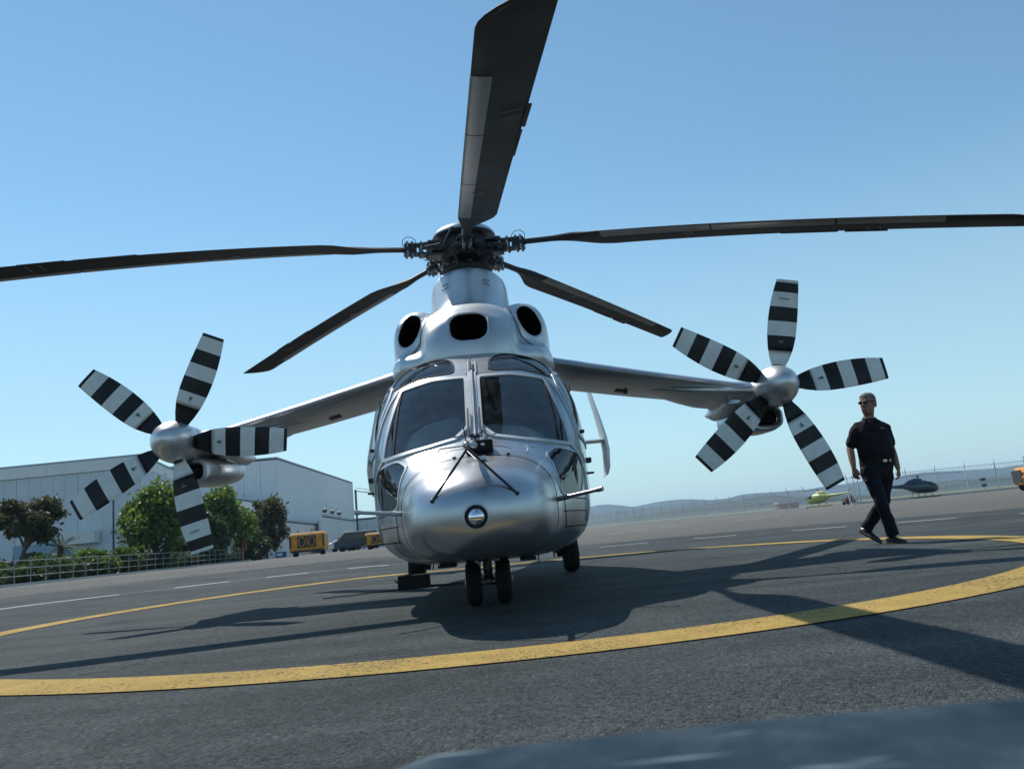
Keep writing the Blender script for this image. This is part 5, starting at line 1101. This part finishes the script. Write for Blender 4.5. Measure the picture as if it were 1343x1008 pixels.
# trousers
b=MB(); b.loft([ell(x,y,z,a,c,2.4,40,'xy') for z,x,y,a,c in ((.80,4.41,10.02,.165,.11),(.88,4.41,10.01,.19,.125),(.96,4.42,10.0,.20,.130),(1.03,4.425,9.995,.20,.132))])
for h_,k_,a_ in ((hipL,knB,anB),(hipR,knA,anA)):
    t=(a_-k_)*1.02; seg(b,h_+V_((0,0,-.03)),k_,.104,.078,16); b.tube([k_,k_+t*.5,k_+t*.97],[.078,.072,.074],16)
tr=pm(b,'trousers','trousers',.010,8,disp=.03)
b=MB(); b.loft([ell(4.425,9.995,z,a,c,2.4,40,'xy') for z,a,c in ((.985,.208,.139),(1.02,.209,.140))],cap=False); b.build('belt','rubber',tr,off=MO); b=MB(); b.box((4.46,9.852,1.003),(.05,.012,.032),(0,0,R(6))); b.build('buckle','belt_metal',tr,off=MO,bevel=.003); b=MB(); b.box((4.53,9.868,1.003),(.018,.012,.03),(0,0,R(22))); b.build('key_clip','belt_metal',tr,off=MO)
b=MB(); b.box((4.215,9.94,.79),(.05,.05,.02),(0,R(-10),0)); b.build('pocket_trim','skin',tr,off=MO)
# shoes
def shoe(heel,toe,upv):
    d=(toe-heel); L=d.length; d.normalize(); s=d.cross(upv).normalized(); u=s.cross(d)
    b=MB(); secs=[]
    for t,wd,hh in ((-.02,.018,.03),(.02,.034,.062),(.25,.040,.080),(.45,.043,.072),(.65,.048,.052),(.85,.045,.040),(.97,.030,.030),(1.02,.010,.018)):
        c=heel+d*(L*t); secs.append([tuple(c+s*(wd*math.cos(a))+u*(hh*.5+hh*.5*math.copysign(abs(math.sin(a))**.7,math.sin(a)))) for a in [2*PI*k/20 for k in range(20)]])
    b.loft(secs); o=b.build('shoe','shoe',man,off=MO,smooth='all'); b=MB()
    secs=[]
    for t,wd in ((-.03,.022),(.02,.038),(.45,.045),(.65,.051),(.88,.047),(1.03,.018)):
        c=heel+d*(L*t); secs.append([tuple(c-s*wd-u*.012),tuple(c+s*wd-u*.012),tuple(c+s*wd+u*.010),tuple(c-s*wd+u*.010)])
    b.loft(secs); b.build('sole','sole',o,off=MO)
shoe(V_((4.405,10.05,.014)),V_((4.52,9.82,.014)),V_((0,0,1)))
shoe(V_((4.235,10.41,.17)),V_((4.39,10.21,.018)),V_((.75,-.1,.7)))
# hair cap and sunglasses
b=MB(); rr=[]
for z,cy,a,c in ((-.05,.055,.066,.050),(-.02,.046,.075,.062),(.01,.038,.080,.072),(.04,.032,.083,.082),(.068,.020,.082,.098),(.095,.015,.072,.094),(.117,.016,.054,.072),(.132,.018,.014,.02)): rr.append([tuple(hp_(p[0],p[1],z)) for p in ell(0,cy,0,a,c,2.2,28,'xy')])
b.loft(rr); 
for sx in (-1,1): b.sphere(hp_(sx*.070,-.002,.02),(.012,.022,.028),6)
pm(b,'hair','hair',.006,3,disp=.012)
b=MB()
for sx in (-1,1): b.sphere(hp_(sx*.032,-.103,.016),(.029,.012,.019),8); b.tube([hp_(sx*.058,-.095,.022),hp_(sx*.080,-.04,.020),hp_(sx*.082,.01,.008)],.0042,6)
b.tube([hp_(-.01,-.112,.024),hp_(.01,-.112,.024)],.004,6)
b.build('sunglasses','sunglass',man,off=MO,smooth=True)
# ------------------------------------------------------------------ air
b=MB(); b.box((200,1490,32),(7600,3100,68)); o=b.build('haze','seam'); o['kind']='stuff'; o['label']='thin pale blue summer haze over the airfield'
m=bpy.data.materials.new('air'); m.use_nodes=True; nt=m.node_tree; nt.nodes.clear(); pv=nt.nodes.new('ShaderNodeVolumePrincipled'); pv.inputs['Color'].default_value=(.50,.75,1,1); pv.inputs['Density'].default_value=.00017; pv.inputs['Anisotropy'].default_value=.2; mo=nt.nodes.new('ShaderNodeOutputMaterial'); nt.links.new(pv.outputs[0],mo.inputs['Volume']); o.data.materials.clear(); o.data.materials.append(m)
